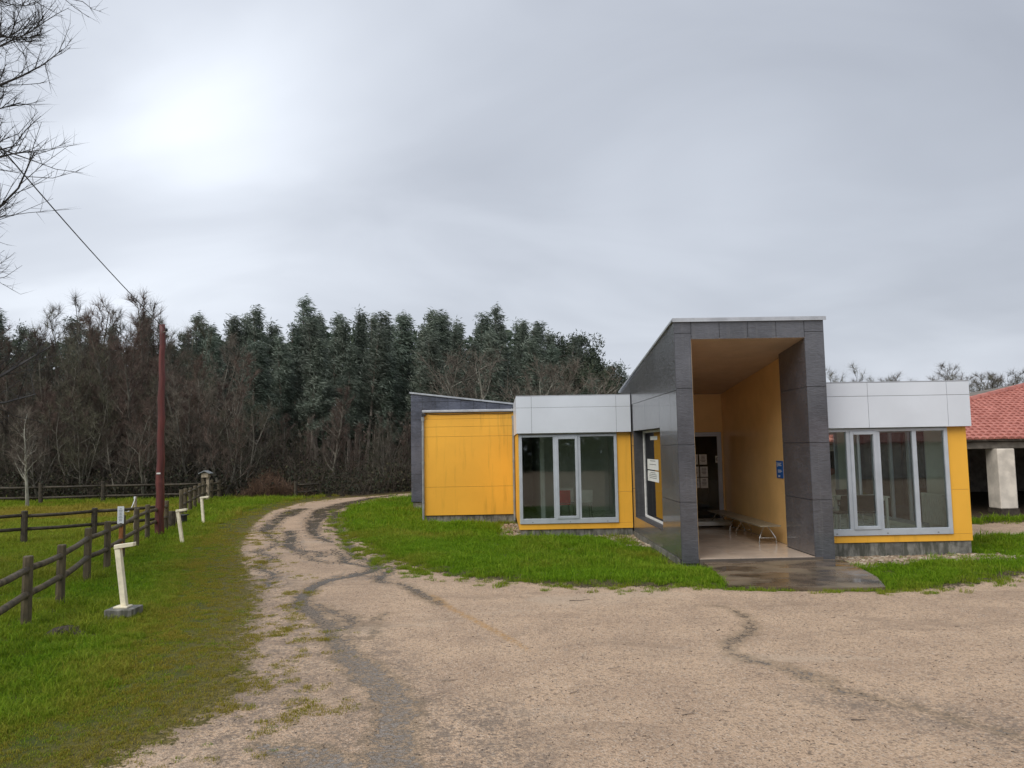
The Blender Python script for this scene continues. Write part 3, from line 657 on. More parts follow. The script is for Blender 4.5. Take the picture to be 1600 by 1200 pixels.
def wing_right():
    Y = 15.27; X0, X1 = 6.345, 9.43; YB = 20.4
    c = MB(); c.box(X0, X1, YB, YB+0.1, 0.0, 0.40).box(X0, X1, YB, YB+0.1, 2.46, 3.3).box(X0, 6.7, YB, YB+0.1, 0.4, 2.46).box(9.1, X1, YB, YB+0.1, 0.4, 2.46).box(X0, X0+0.03, Y+0.12, YB, 0.0, 3.2)
    c.box(X0+0.03, X1-0.02, Y+0.12, YB-0.001, 2.62, 3.3); c.box(9.05, X1-0.002, Y+0.02, Y+0.12, 0.18, 3.2); c.box(X0, 9.05, Y+0.02, Y+0.12, 2.46, 3.2)
    # right wall with a long opening
    c.box(X1-0.10, X1-0.002, Y+0.121, 16.6, 0.18, 3.2); c.box(X1-0.10, X1-0.002, 19.9, YB-0.001, 0.18, 3.2); c.box(X1-0.10, X1-0.002, 16.6, 19.9, 0.18, 0.30); c.box(X1-0.10, X1-0.002, 16.6, 19.9, 2.46, 3.2)
    wg = build('wing', c, 'room_wall', B)
    bx('plinth', X0, X1-0.015, Y+0.025, Y+0.30, -0.30, 0.175, 'concrete', wg); bx('plinth', X1-0.2, X1-0.015, Y+0.31, YB, -0.30, 0.175, 'concrete', wg)
    bx('yellow_panel', 9.045, X1, Y, Y+0.018, 1.205, 2.47, 'yellow_panel', wg); bx('yellow_panel', 9.045, X1, Y, Y+0.018, 0.325, 1.20, 'yellow_panel', wg)
    bx('yellow_panel', X0, X1, Y, Y+0.018, 0.185, 0.321, 'yellow_panel', wg)
    bx('yellow_panel', X1-0.0015, X1+0.010, Y+0.001, 16.6, 0.185, 2.47, 'yellow_panel', wg)
    front_window(6.36, 9.04, 0.326, 2.448, Y, [7.02, 7.62, 8.36], 1, 0.13)
    m = MB(); xa, xb = X1-0.075, X1-0.02; frame(m, 'x', xa, xb, 16.6, 19.9, 0.30, 2.46, 0.07)
    for yy in (17.4, 18.2, 19.05): m.box(xa, xb, yy-0.035, yy+0.035, 0.37, 2.39)
    w = build('window', m, 'silver_frame', B); ys = [16.67, 17.4, 18.2, 19.05, 19.83]
    for a, b in zip(ys, ys[1:]): bx('pane', X1-0.05, X1-0.04, a+0.031, b-0.031, 0.366, 2.394, 'glass', w)
    m = MB(); frame(m, 'y', YB+.02, YB+.075, 6.7, 9.1, 0.4, 2.46, 0.07)
    for xx in (7.3, 7.9, 8.5): m.box(xx-.035, xx+.035, YB+.02, YB+.075, .47, 2.39)
    w = build('window', m, 'silver_frame', B); xs = [6.77, 7.3, 7.9, 8.5, 9.03]
    for a, b in zip(xs, xs[1:]): bx('pane', a+.031, b-.031, YB+.04, YB+.05, .466, 2.394, 'glass', w)
    YS = 15.13; xs = [X0, 7.20, 8.88, 9.48]; zs = [2.462, 3.10, 3.37]; g = 0.007
    xs[1] = atY(1357, 640, YS).x; xs[2] = atY(1481, 640, YS).x
    bx('fascia_core', X0+0.001, 9.468, YS+0.013, Y+0.1, 2.475, 3.36, 'gap', wg); bx('fascia_core', X1+0.001, 9.468, Y+0.101, YB, 2.475, 3.36, 'gap', wg)
    for a, b in zip(xs, xs[1:]):
        for p, q in zip(zs, zs[1:]): bx('silver_panel', a+g/2, b-g/2, YS, YS+0.012, p+g/2, q-g/2, 'silver', wg, 0.002)
    for p, q in zip(zs, zs[1:]): bx('silver_panel', 9.469, 9.481, YS+0.013, YB, p+g/2, q-g/2, 'silver', wg)
    bx('roof_cap', X0+0.001, 9.481, YS+0.001, YB, 3.372, 3.39, 'coping', wg)
    bx('room_floor', X0+0.031, X1-0.101, Y+0.121, YB-0.001, 0.12, 0.22, 'room_floor', wg)
wing_right()

def side_block():
    Y = 23.42; X0, X1 = -2.30, 0.49
    c = MB().box(X0+0.02, X1, Y+0.02, 28.9, 0.16, 3.30); bl = build('side_block', c, 'slate_core', B)
    zs = [0.175, 1.03, 2.56, 2.86, 3.10, 3.285]
    for a, b in zip(zs, zs[1:]):
        bx('yellow_panel', X0, X1, Y, Y+0.018, a+0.003, b-0.003, 'yellow_panel', bl); bx('yellow_panel', X0+0.003, X0+0.018, Y+0.02, 28.9, a+0.003, b-0.003, 'yellow_panel', bl)
    bx('plinth', X0+0.05, X1, Y+0.04, Y+0.4, -0.25, 0.158, 'concrete', bl); bx('plinth', X0+0.05, X0+0.3, Y+0.41, 28.9, -0.25, 0.158, 'concrete', bl)
    bx('gutter', X0-0.04, X1+0.02, Y-0.09, Y+0.10, 3.302, 3.375, 'coping', bl, 0.01)
    for x in (X0-0.02, X1-0.045):
        p = MB().tube([(x, Y-0.055, 3.16), (x, Y-0.055, 0.0)], 0.038, 10); p.tube([(x, Y-0.055, 3.165), (x, Y-0.055, 3.05)], 0.052, 10)
        dp = build('downpipe', p, 'zinc', B)
        for z in (0.55, 1.75, 2.75): build('bracket', MB().tube([(x, Y-0.055, z), (x, Y-0.055, z+0.05)], 0.046, 10), 'zinc', dp)
    ca = MB().tube([(X0, Y-0.02, 3.2), (X0+0.1, Y-0.02, 3.26), (X0+0.6, Y-0.025, 3.235), (X0+1.5, Y-0.025, 3.25), (X1-0.4, Y-0.025, 3.235), (X1-0.1, Y-0.02, 3.25)], 0.008, 5)
    build('cable', ca, 'cable', bl)
    bx('floodlight', X0-0.05, X0+0.07, Y-0.12, Y-0.022, 3.19, 3.27, 'black_rubber', bl, 0.01)
side_block()

def slate_wing():
    Y = 29.0; X0, X1 = -3.33, 3.3; top = lambda x: 4.30-(x-X0)*0.123
    c = MB().prism([(X0+0.014, 0.2), (X1, 0.2), (X1, top(X1)-0.01), (X0+0.014, top(X0)-0.01)], Y+0.014, 33.5, 'y'); sw = build('rear_portal', c, 'slate_core', B)
    g = 0.016; cols = [X0, -2.90]+[-2.90+0.49*k for k in range(1, 9)]
    zj = 3.98
    for i, (a, b) in enumerate(zip(cols, cols[1:])):
        rows = [0.21, 1.25, 2.28, 3.30, zj] if i == 0 else [0.21, zj]
        for p, q in zip(rows, rows[1:]):
            q2a = min(q, top(a)-0.008); q2b = min(q, top(b)-0.008)
            build('slate_panel', MB().prism([(a+g/2, p+g/2), (b-g/2, p+g/2), (b-g/2, q2b-g/2), (a+g/2, q2a-g/2)], Y, Y+0.012, 'y'), 'slate_blue', sw)
        if top(b) > zj+0.03: build('slate_panel', MB().prism([(a+g/2, zj+g/2), (b-g/2, zj+g/2), (b-g/2, top(b)-0.008), (a+g/2, top(a)-0.008)], Y, Y+0.012, 'y'), 'slate_blue', sw)
    for y0, y1 in ((Y+0.001, 30.5), (30.5, 32.0), (32.0, 33.5)): bx('slate_panel', X0, X0+0.012, y0+0.003, y1-0.003, 0.21, 4.285, 'slate_blue', sw)
    build('coping', MB().prism([(X0-0.05, top(X0-0.05)), (X1, top(X1)), (X1, top(X1)+0.06), (X0-0.05, top(X0-0.05)+0.06)], Y-0.05, 33.55, 'y'), 'coping', sw)
    bx('plinth', X0+0.06, X1, Y+0.05, 33.4, -0.3, 0.198, 'concrete', sw)
slate_wing()

def side_window():
    m = MB(); frame(m, 'x', 3.655, 3.715, 16.155, 19.345, 0.405, 2.55, 0.05); m.box(3.656, 3.714, 16.88, 16.92, 0.455, 2.5)
    w = build('window', m, 'white_paint', B, 0.004, label='white framed window in the slate side of the entrance portal')
    for a, b in ((16.20, 16.885), (16.915, 19.30)): bx('pane', 3.68, 3.69, a, b, 0.45, 2.505, 'glass_dark', w)
side_window()
def door():
    m = MB(); frame(m, 'y', 20.755, 20.83, 4.055, 6.065, 0.037, 2.515, 0.06); m.box(5.22, 5.29, 20.756, 20.829, 0.097, 2.455)
    d = build('door', m, 'silver_frame', B, 0.005, label='grey framed glass entrance door inside the porch')
    for a, b in ((4.12, 5.215), (5.295, 6.0)):
        s = MB(); frame(s, 'y', 20.765, 20.815, a, b, 0.10, 2.45, 0.045); lf = build('door_leaf', s, 'silver_frame', d)
        bx('pane', a+0.04, b-0.04, 20.785, 20.795, 0.14, 2.41, 'glass_dark', lf)
    bx('handle', 5.32, 5.345, 20.71, 20.735, 0.95, 1.35, 'steel', d)
    # lobby beyond
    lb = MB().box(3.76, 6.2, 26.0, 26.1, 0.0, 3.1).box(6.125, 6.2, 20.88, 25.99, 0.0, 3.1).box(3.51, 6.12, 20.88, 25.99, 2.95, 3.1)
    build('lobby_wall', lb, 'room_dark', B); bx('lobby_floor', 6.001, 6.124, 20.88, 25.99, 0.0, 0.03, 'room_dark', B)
door()

# notices, plaque, bench
def notice(cx, cz, w, h, label, style, plane=('y', 20.776), group=None, rows=5):
    ax, c = plane
    def b(u0, u1, z0, z1, d0, d1): 
        return MB().box(u0, u1, c-d1, c-d0, z0, z1) if ax == 'y' else MB().box(c-d1, c-d0, u0, u1, z0, z1)
    n = build('paper_notice', b(cx-w/2, cx+w/2, cz-h/2, cz+h/2, 0.0, 0.002), 'paper'); tag(n, label, 'notice', group)
    t = MB()
    if style == 'text':
        for k in range(rows):
            zz = cz+h*0.34-k*h*0.68/rows; ww = w*random.uniform(0.22, 0.38)
            q = b(cx-ww, cx+ww, zz-h*0.025, zz+h*0.025, 0.0025, 0.0035); t.add(q.v, q.f)
    elif style == 'ring':
        for k in range(20):
            a0 = 2*math.pi*k/20; a1 = 2*math.pi*(k+1)/20; r1, r2 = w*0.40, w*0.28; y = c-0.0035
            P = [(cx+r1*math.cos(a0), y, cz+r1*math.sin(a0)), (cx+r1*math.cos(a1), y, cz+r1*math.sin(a1)), (cx+r2*math.cos(a1), y, cz+r2*math.sin(a1)), (cx+r2*math.cos(a0), y, cz+r2*math.sin(a0))]
            t.add(P, [(0, 1, 2, 3)])
        q = b(cx-w*0.15, cx+w*0.15, cz-h*0.08, cz+h*0.08, 0.0025, 0.0035); t.add(q.v, q.f)
    if t.v: build('print', t, 'ink', n)
    return n
def pd(px, py): p = atY(px, py, 20.776); return p.x, p.z
for px, py, lab, st in ((1098.5, 718, 'white printed sheet on the entrance door, top of the right column', 'text'),
                        (1100, 737, 'white sheet on the entrance door, middle of the right column', 'text'),
                        (1100.5, 754.5, 'white sheet on the entrance door, bottom of the right column', 'text'),
                        (1084.5, 718, 'white sheet on the entrance door, top of the left column by the slate pillar', 'text'),
                        (1086, 737, 'white sheet on the entrance door, middle of the left column by the slate pillar', 'text'),
                        (1087, 754.5, 'white sheet on the entrance door, bottom of the left column by the slate pillar', 'text'),
                        (1122, 717.5, 'white sheet with a dark round emblem on the entrance door', 'ring')):
    x, z = pd(px, py); notice(x, z, 0.15 if st == 'ring' else 0.205, 0.19 if st == 'ring' else 0.275, lab, st)
x, z = pd(1121, 777); 
bd = bx('notice_board', x-0.19, x+0.16, 20.95, 20.98, 0.28, 1.22, 'white_plastic'); tag(bd, 'pale display board standing behind the glass entrance door', 'board')
build('foot', MB().box(x-0.19, x+0.16, 20.86+0.03, 21.06, 0.031, 0.05).box(x-0.03, x, 20.951, 20.979, 0.05, 0.279), 'steel', bd)
for zz, lab, rows in ((1.73, 'upper white sheet taped inside the portal side window', 2), (1.45, 'lower white sheet with dark marks taped inside the portal side window', 4)):
    notice(18.3, zz, 1.30, 0.25, lab, 'text', ('x', 3.678), None, rows)
notice(18.1, 2.36, 0.8, 0.09, 'small white strip at the top of the portal side window', 'none', ('x', 3.678))
pl = bx('wall_plaque', 6.094, 6.1075, 16.38, 16.76, 1.60, 2.02, 'sign_blue'); tag(pl, 'blue information plaque on the yellow porch wall', 'sign')
a = gnd(1, 1)
def plaque():
    pz0 = atY(1219, 747, 16.56).z; pz1 = atY(1219, 720, 16.56).z
    pl.location.z = pz0; pl.scale.z = (pz1-pz0)/0.42
    t = MB()
    t.box(6.0925, 6.0935, 16.69, 16.71, pz0+0.24, pz1-0.03)
    for k, (l, zf) in enumerate(((0.2, .86), (0.16, .78), (0.22, .72), (0.18, .46), (0.24, .40), (0.15, .34), (0.12, .14), (0.1, .09))):
        zz = pz0+(pz1-pz0)*zf; t.box(6.0925, 6.0935, 16.66-l, 16.66, zz-0.006, zz+0.006)
    o = build('print', t, 'sign_white'); o.parent = pl; o.location = Vector(WL[o.name])-Vector(pl.location); o.scale.z = 1/pl.scale.z; o.location.z /= pl.scale.z
plaque()
def bench():
    x0, x1, y0, y1 = 5.50, 5.95, 16.25, 20.35; z = 0.42
    b = empty('long_bench', ((x0+x1)/2, (y0+y1)/2, 0.036), 'long low bench with thin splayed metal legs along the yellow porch wall', 'bench')
    bx('seat', x0, x1, y0, (y0+y1)/2-0.004, z, z+0.03, 'bench_top', b, 0.006); bx('seat', x0, x1, (y0+y1)/2+0.004, y1, z, z+0.03, 'bench_top', b, 0.006)
    for yy, tilt in ((16.45, 1), (18.05, -1), (18.55, 1), (20.15, -1)):
        for xx, s in ((x0+0.06, -1), (x1-0.06, 1)):
            l = MB().tube([(xx-s*0.13, yy+0.10*tilt, z), (xx-s*0.06, yy+0.05*tilt, 0.30), (xx+s*0.01, yy, 0.17), (xx+s*0.02, yy-0.01*tilt, 0.036)], 0.012, 7)
            build('leg', l, 'steel', b)
        build('crossbar', MB().tube([(x0+0.07, yy, 0.17), (x1-0.07, yy, 0.17)], 0.009, 6), 'steel', b)
bench()

# ------------------------------------------------------------------ furniture behind the glass
def chair(x, y, rz, mat, label, group=None, zf=0.19, shell=True):
    c = empty('chair', (x, y, zf), label, 'chair', group)
    def part(name, mb, m, bev=0.0):
        o = bpy.data.objects.new(name, mb.mesh(name, m)); COL.objects.link(o); o.parent = c
        if bev: md = o.modifiers.new('b', 'BEVEL'); md.width = bev; md.segments = 2
    part('seat', MB().box(-.21, .21, -.21, .21, .42, .45), mat, 0.012)
    part('backrest', MB().prism([(.19, .47), (.22, .47), (.29, .82), (.26, .82)], -.21, .21), mat, 0.01)
    for sx in (-1, 1):
        for sy in (-1, 1): part('leg', MB().tube([(sx*.17, sy*.17, .42), (sx*.20, sy*.21, 0)], .011, 6), 'steel')
        part('back_support', MB().tube([(sx*.17, .18, .425), (sx*.17, .24, .62)], .010, 6), 'steel')
    c.rotation_euler[2] = rz
def table(x0, x1, y0, y1, label, zf=0.22):
    t = empty('table', ((x0+x1)/2, (y0+y1)/2, zf), label, 'table')
    bx('table_top', x0, x1, y0, y1, zf+.70, zf+.735, 'white_plastic', t, 0.005); bx('apron_rail', x0+.06, x1-.06, y0+.06, y1-.06, zf+.64, zf+.699, 'white_plastic', t)
    for x in (x0+.03, x1-.08):
        for y in (y0+.03, y1-.08): bx('leg', x, x+.05, y, y+.05, zf, zf+.699, 'white_plastic', t)
chair(1.72, 21.15, R(178), 'red_plastic', 'red chair behind the glass of the left window')
chair(2.30, 21.1, R(183), 'white_plastic', 'white chair next to the red one behind the glass')
chair(1.95, 22.2, R(170), 'white_plastic', 'white chair behind the red one, back in the dark room')
table(7.75, 8.75, 17.1, 17.8, 'white table near the radiator inside the right room')
table(6.55, 7.35, 17.0, 17.7, 'white table close to the slate pillar inside the right room')
chair(7.42, 16.75, R(205), 'dark_plastic', 'dark chair between the two white tables, facing away from the glass', zf=0.22)
chair(7.98, 16.72, R(160), 'dark_plastic', 'dark chair at the near side of the table by the radiator', zf=0.22)
chair(8.4, 18.3, R(5), 'dark_plastic', 'dark chair beyond the table by the radiator', zf=0.22)
chair(7.0, 18.2, R(-8), 'dark_plastic', 'dark chair beyond the table close to the slate pillar', zf=0.22)
chair(6.75, 16.65, R(185), 'dark_plastic', 'dark chair at the near side of the table close to the slate pillar', zf=0.22)
def radiator():
    r = empty('radiator', (9.27, 16.1, 0.42), 'white ribbed radiator on the end wall of the right room', 'radiator')
    y0 = 15.84
    for k in range(11): bx('fin', 9.20, 9.295, y0+k*.075, y0+k*.075+.055, 0.42, 1.06, 'white_plastic', r, 0.01)
    build('pipe', MB().tube([(9.25, y0-.03, 1.0), (9.25, y0+.80, 1.0)], .02, 8).tube([(9.25, y0-.03, .48), (9.25, y0+.80, .48)], .02, 8), 'white_plastic', r)
    build('valve', MB().tube([(9.25, y0-.03, 1.0), (9.25, y0-.12, 1.0)], .028, 8), 'white_plastic', r)
    build('wall_bracket', MB().box(9.296, 9.329, y0+.2, y0+.24, .9, .95).box(9.296, 9.329, y0+.6, y0+.64, .9, .95), 'steel', r)
radiator()

# ------------------------------------------------------------------ open shed with tiled hip roof
def shed():
    e0 = Vector((8.9, 21.6, 2.2)); ex = 30.0; d = Vector((3.25, 2.0, 0.57)); T = 4.6
    ridge0 = e0+d*T; sh = empty('tiled_shed', (16, 26, 0), 'open shed with low red tiled hip roof and cream pillars beside the building', 'shed')
    def top(x, y):      # front slope
        return 2.2+(y-21.6)*0.285
    r1 = Vector((ex, ridge0.y, ridge0.z)); yb = 2*ridge0.y-21.6
    rb = MB(); t = 0.10
    def slab(pts):
        n = len(pts); vs = [Vector(p)-Vector((0, 0, .015)) for p in pts]+[Vector(p)-Vector((0, 0, .06)) for p in pts]
        rb.add(vs, [tuple(range(n)), tuple(range(n, 2*n))[::-1]]+[(i, n+i, n+(i+1) % n, (i+1) % n) for i in range(n)])
    slab([e0, (ex, 21.6, 2.2), r1, ridge0]); slab([e0, ridge0, (8.9, yb, 2.2)]); slab([(8.9, yb, 2.2), ridge0, r1, (ex, yb, 2.2)])
    roof = build('roof', rb, 'rustic_beam', sh)
    # curved tiles on the front slope, each one its own piece where it can be told apart
    tm = MB(); L = 0.40; n = 5; rr = 0.10
    vs = []; fs = []
    for j, (yy, r) in enumerate(((0, rr), (L, rr*0.82))):
        for k in range(n+1):
            a = math.pi*k/n; vs.append((-math.cos(a)*r, yy, math.sin(a)*r*0.75+(0.030 if j == 0 else 0.0)))
    for k in range(n): fs.append((k, k+1, n+2+k, n+1+k))
    fs.append(tuple(range(n+1))[::-1])
    tm.add(vs, fs); tme = tm.mesh('roof_tile', 'roof_tile', smooth=False)
    slope = math.atan(0.285); rows = int((ridge0.y-21.6)/(0.31*math.cos(slope))); big = MB(); cnt = 0
    cs, sn = math.cos(slope), math.sin(slope)
    cand = []
    for j in range(rows):
        y = 21.52+j*0.31*cs; z = 2.2+(y-21.6)*0.285-0.01
        xl = 8.9+(y-21.6)*3.25/2.0
        x = xl+0.1
        while x < 29.8:
            cand.append((x+random.uniform(-.006, .006), y+random.uniform(-.012, .012), z+random.uniform(-.004, .006), j)); x += 0.205
    vis = [c for c in cand if 0.618 < c[0]/c[1] < 0.70]; vis.sort(key=lambda c: c[1]); near = set(vis[:300])
    for c in cand:
        if c in near:
            o = bpy.data.objects.new('roof_tile', tme); COL.objects.link(o); o.parent = roof
            o.location = Vector(c[:3])-wloc(roof); o.rotation_euler = (slope, 0, random.uniform(-.02, .02))
        else:
            big.add([(c[0]+v[0], c[1]+v[1]*cs-v[2]*sn, c[2]+v[1]*sn+v[2]*cs) for v in vs], fs)
    o = build('roof_tiles', big, 'roof_tile', roof); o['kind'] = 'stuff'
    hp = MB()
    for k in range(26):
        a = e0+d*(T*k/26)+Vector((0, 0, .05)); b = e0+d*(T*(k+1)/26)+Vector((0, 0, .06)); hp.tube([a, b], [0.12, 0.10], 7)
    o = build('hip_tiles', hp, 'roof_tile', roof)
    bx('beam', 9.3, 29.5, 21.72, 21.98, 1.92, 2.12, 'rustic_beam', sh, 0.02); bx('beam', 9.3, 29.5, 30.0, 30.25, 1.92, 2.12, 'rustic_beam', sh)
    build('beam', MB().tube([(12.3, 21.72, 2.02), (12.2, 29.9, 2.02)], .09, 8), 'rustic_beam', sh)
    for x in (10.2, 14.05, 18.2, 22.4, 26.6):
        c = bx('pillar', x+.14, x+0.64, 21.55, 22.10, 0.22, 1.92, 'render_cream', sh, 0.025); bx('pillar_base', x+.12, x+0.66, 21.53, 22.12, -0.2, 0.218, 'soil', c)
    for x in (14.05, 22.4): bx('pillar', x, x+0.5, 29.8, 30.3, -0.1, 1.92, 'render_cream', sh)
    bx('back_wall', 9.4, 29.4, 31.0, 31.25, -0.1, 3.0, 'rustic_beam', sh)
shed()
def low_wall():
    w = bx('low_wall', 10.9, 13.6, 25.2, 25.42, -0.1, 1.18, 'render_cream'); tag(w, 'low cream wall capped with red tiles seen through the right room windows', 'wall')
    for k in range(13):
        x = 10.95+k*0.21; m = MB(); m.tube([(x, 25.08, 1.215), (x, 25.54, 1.235)], [0.105, 0.095], 8); build('coping_tile', m, 'roof_tile', w)
low_wall()

# ------------------------------------------------------------------ fences
def fence(name, label, pts, ph, rails, mat, pr=0.062, rr=0.045, group=None, square=False, jitter=0.02):
    f = empty(name, (pts[0][0], pts[0][1], hz(*pts[0])), label, 'fence', group)
    tops = []
    for x, y in pts:
        z = hz(x, y); a, b = random.uniform(-jitter, jitter), random.uniform(-jitter, jitter); h = ph*random.uniform(.97, 1.04)
        m = MB()
        m.tube([(x, y, z-0.25), (x+a*.5, y+b*.5, z+h*.5), (x+a, y+b, z+h-0.012), (x+a, y+b, z+h)], [pr*1.04, pr, pr*.97, pr*.86], 8 if not square else 4)
        build('post', m, mat, f, smooth=False); tops.append((x+a, y+b, z))
    for i in range(len(pts)-1):
        p, q = Vector(tops[i]), Vector(tops[i+1]); dv = (q-p).normalized()
        for hgt in rails:
            a = p+Vector((0, 0, hgt+random.uniform(-.015, .015)))-dv*0.02; b = q+Vector((0, 0, hgt+random.uniform(-.015, .015)))+dv*0.02; mid = (a+b)/2+Vector((random.uniform(-.012, .012), 0, -0.012))
            build('rail', MB().tube([a, mid, b], [rr, rr*.97, rr*.95], 8), mat, f, smooth=True)
    return f
near_pts = [tuple(gnd(*p)[:2]) for p in ((40, 985), (93, 951), (135, 912), (167, 893), (190, 876), (213, 860), (230, 848), (259, 834))]
v = Vector(near_pts[0])-Vector(near_pts[2])
near_pts = [tuple(Vector(near_pts[0])+v*0.95), tuple(Vector(near_pts[0])+v*0.47)]+near_pts
fence('roadside_fence', 'dark brown two-rail wooden fence running along the grass verge up to the red pole', near_pts, 0.87, (0.40, 0.72), 'fence_wood')
far_pts = [tuple(gnd(*p)[:2]) for p in ((283, 812), (289, 807), (297, 802), (304, 797), (311, 792), (318, 787), (330, 783.5), (342, 781.5))]
fence('roadside_fence', 'brown two-rail wooden fence beyond the red pole running towards the bird box', far_pts, 0.90, (0.42, 0.76), 'fence_wood', 0.075)
cross = [tuple(gnd(*p)[:2]) for p in ((-130, 868), (37, 854), (146, 844))]+[(near_pts[-1][0]-0.02, near_pts[-1][1]+0.05)]
cross[-1] = (near_pts[-1][0]-0.25, near_pts[-1][1]+0.1)
fence('paddock_fence', 'two-rail wooden fence crossing the paddock to the left of the red pole', cross, 0.80, (0.36, 0.68), 'fence_wood_dark', 0.075, 0.042)
back = [(-27.5, 32.6), (-24.9, 32.9), (-22.3, 33.2), (-19.8, 33.5), (-17.3, 33.8), (-15.0, 34.2), (-13.2, 34.4)]
fence('paddock_fence', 'dark two-rail fence at the far side of the paddock below the bare trees', back, 0.95, (0.35, 0.78), 'fence_wood_dark', 0.09, 0.05)
p1, p2 = gnd(462, 780), gnd(500, 777)
fence('roadside_fence', 'short broken length of wooden rail fence at the bend of the road', [tuple(p1[:2]), tuple(p2[:2])], 0.72, (0.26, 0.58), 'fence_wood_dark', 0.08, 0.05)

# ------------------------------------------------------------------ pole and cable
def pole():
    p = gnd(249, 841); z = hz(p.x, p.y); h = 5.62-z
    e = empty('utility_pole', (p.x, p.y, z), 'tall reddish-brown wooden utility pole standing at the fence', 'pole')
    pts = []; rad = []
    for k in range(22):
        t = k/21; pts.append((p.x-0.03*t+0.012*math.sin(k*1.7), p.y, z-0.3+t*(h+0.3))); rad.append((0.115-0.045*t)*(1+0.06*random.uniform(-1, 1)))
    build('shaft', MB().tube(pts, rad, 12), 'pole_red', e, smooth=True)
    tx, ty, tz = pts[-1]
    build('hook', MB().tube([(tx+.04, ty-.05, tz-.22), (tx+.12, ty-.08, tz-.20), (tx+.15, ty-.09, tz-.14)], .012, 6), 'steel', e)
    build('insulator', MB().tube([(tx+.15, ty-.09, tz-.20), (tx+.15, ty-.09, tz-.16), (tx+.15, ty-.09, tz-.12)], [.03, .04, .025], 8), 'black_rubber', e)
    bx('tag_plate', p.x-.06, p.x+.04, p.y-.112, p.y-.104, z+1.62, z+1.66, 'white_paint', e)
    a = Vector((tx+.15, ty-.09, tz-.15)); b = Vector((-2.2, -6.0, 7.6)); c = []
    for k in range(41):
        t = k/40; q = a.lerp(b, t); q.z -= 4*0.45*t*(1-t); c.append(q)
    o = build('overhead_cable', MB().tube(c, 0.009, 5), 'cable'); tag(o, 'thin dark overhead cable rising from the top of the red pole', 'cable')
pole()

# ------------------------------------------------------------------ path lights, sign posts, bird box, bins
def lamp(px, py, label, lean, block=False):
    g = gnd(px, py); x, y = g.x, g.y; z = hz(x, y)+(0.13 if block else -0.01)
    e = empty('path_light', (x, y, hz(x, y)), label, 'lamp', 'path lights along the verge')
    if block: bx('concrete_block', x-.19, x+.17, y-.16, y+.17, hz(x, y)-.12, z, 'concrete', e, 0.012)
    bx('base_plate', x-.11, x+.07, y-.08, y+.08, z+.001, z+.022, 'cream_paint', e, 0.004)
    m = MB(); w = 0.036; h = 0.76
    m.add([(x-w, y-w, z+.02), (x+w, y-w, z+.02), (x+w, y+w, z+.02), (x-w, y+w, z+.02), (x-w-lean, y-w, z+h), (x+w-lean, y-w, z+h), (x+w-lean, y+w, z+h), (x-w-lean, y+w, z+h)],
          [(0, 3, 2, 1), (4, 5, 6, 7), (0, 1, 5, 4), (1, 2, 6, 5), (2, 3, 7, 6), (3, 0, 4, 7)])
    build('column', m, 'cream_paint', e, 0.006)
    a = MB(); x2 = x-lean-w; a.add([(x2-.004, y-.045, z+h), (x2+.25, y-.045, z+h+.035), (x2+.25, y+.045, z+h+.035), (x2-.004, y+.045, z+h), (x2-.004, y-.045, z+h+.055), (x2+.25, y-.045, z+h+.085), (x2+.25, y+.045, z+h+.085), (x2-.004, y+.045, z+h+.055)],
          [(0, 3, 2, 1), (4, 5, 6, 7), (0, 1, 5, 4), (1, 2, 6, 5), (2, 3, 7, 6), (3, 0, 4, 7)])
    build('lamp_head', a, 'cream_paint', e, 0.006)
lamp(194, 972, 'cream L-shaped path light on a square concrete block', 0.10, True)
lamp(285, 853, 'cream L-shaped path light leaning in the grass near the red pole', 0.12)
lamp(318, 822, 'cream L-shaped path light furthest along the verge towards the bird box', 0.07)
def sign_post():
    q = gnd(189, 880); y = q.y+0.25; t = atY(190, 791, y); b = atY(190, 818, y); x = t.x; z = hz(x, y)
    e = empty('sign_post', (x, y, z), 'orange wooden stake carrying a narrow white notice behind the fence', 'sign')
    bx('stake', x-.035, x+.035, y-.02, y+.02, z-.1, b.z+.05, 'orange_wood', e)
    bx('notice_panel', x-.065, x+.065, y-.034, y-.021, b.z, t.z, 'sign_white', e)
    m = MB()
    for k in range(9):
        zz = t.z-.05-k*(t.z-b.z-.08)/9; w = random.uniform(.02, .045); m.box(x-w, x+w, y-.037, y-.0345, zz-.006, zz+.006)
    build('print', m, 'zinc', e)
sign_post()
def stake():
    g = gnd(210, 834); t = atY(210, 776, g.y); z = hz(g.x, g.y)
    e = empty('rope_stake', (g.x, g.y, z), 'slim pale stake with a slack rope tied at its top inside the paddock', 'stake')
    build('stake', MB().tube([(g.x, g.y, z-.1), (g.x+.01, g.y, t.z)], .036, 7), 'pale_wood', e)
    a = Vector((g.x, g.y, t.z-.03)); b = atY(194, 797, g.y-0.6); c = [a.lerp(b, k/8)+Vector((0, 0, -.18*4*(k/8)*(1-k/8))) for k in range(9)]
    build('rope', MB().tube(c, .012, 5).tube([(g.x, g.y, t.z-.06), (g.x+.005, g.y, t.z)], .04, 7), 'sign_white', e)
stake()
def bird_box():
    g = gnd(320, 786); t = atY(320, 737, g.y); y = g.y; x = g.x; z = hz(x, y)
    e = empty('bird_box', (x, y, z), 'small roofed wooden bird box on posts at the end of the fence', 'bird box')
    for dx in (-.09, .12): bx('post', x+dx-.055, x+dx+.055, y-.05, y+.05, z-.2, t.z-.25, 'pale_wood' if dx > 0 else 'fence_wood', e)
    bx('box', x-.12, x+.18, y-.14, y+.14, t.z-.249, t.z-.06, 'pale_wood', e)
    build('roof', MB().prism([(x-.22, t.z-.09), (x+.03, t.z+.02), (x+.28, t.z-.09), (x+.28, t.z-.06), (x+.03, t.z+.055), (x-.22, t.z-.06)], y-.22, y+.2, 'y'), 'zinc', e)
bird_box()
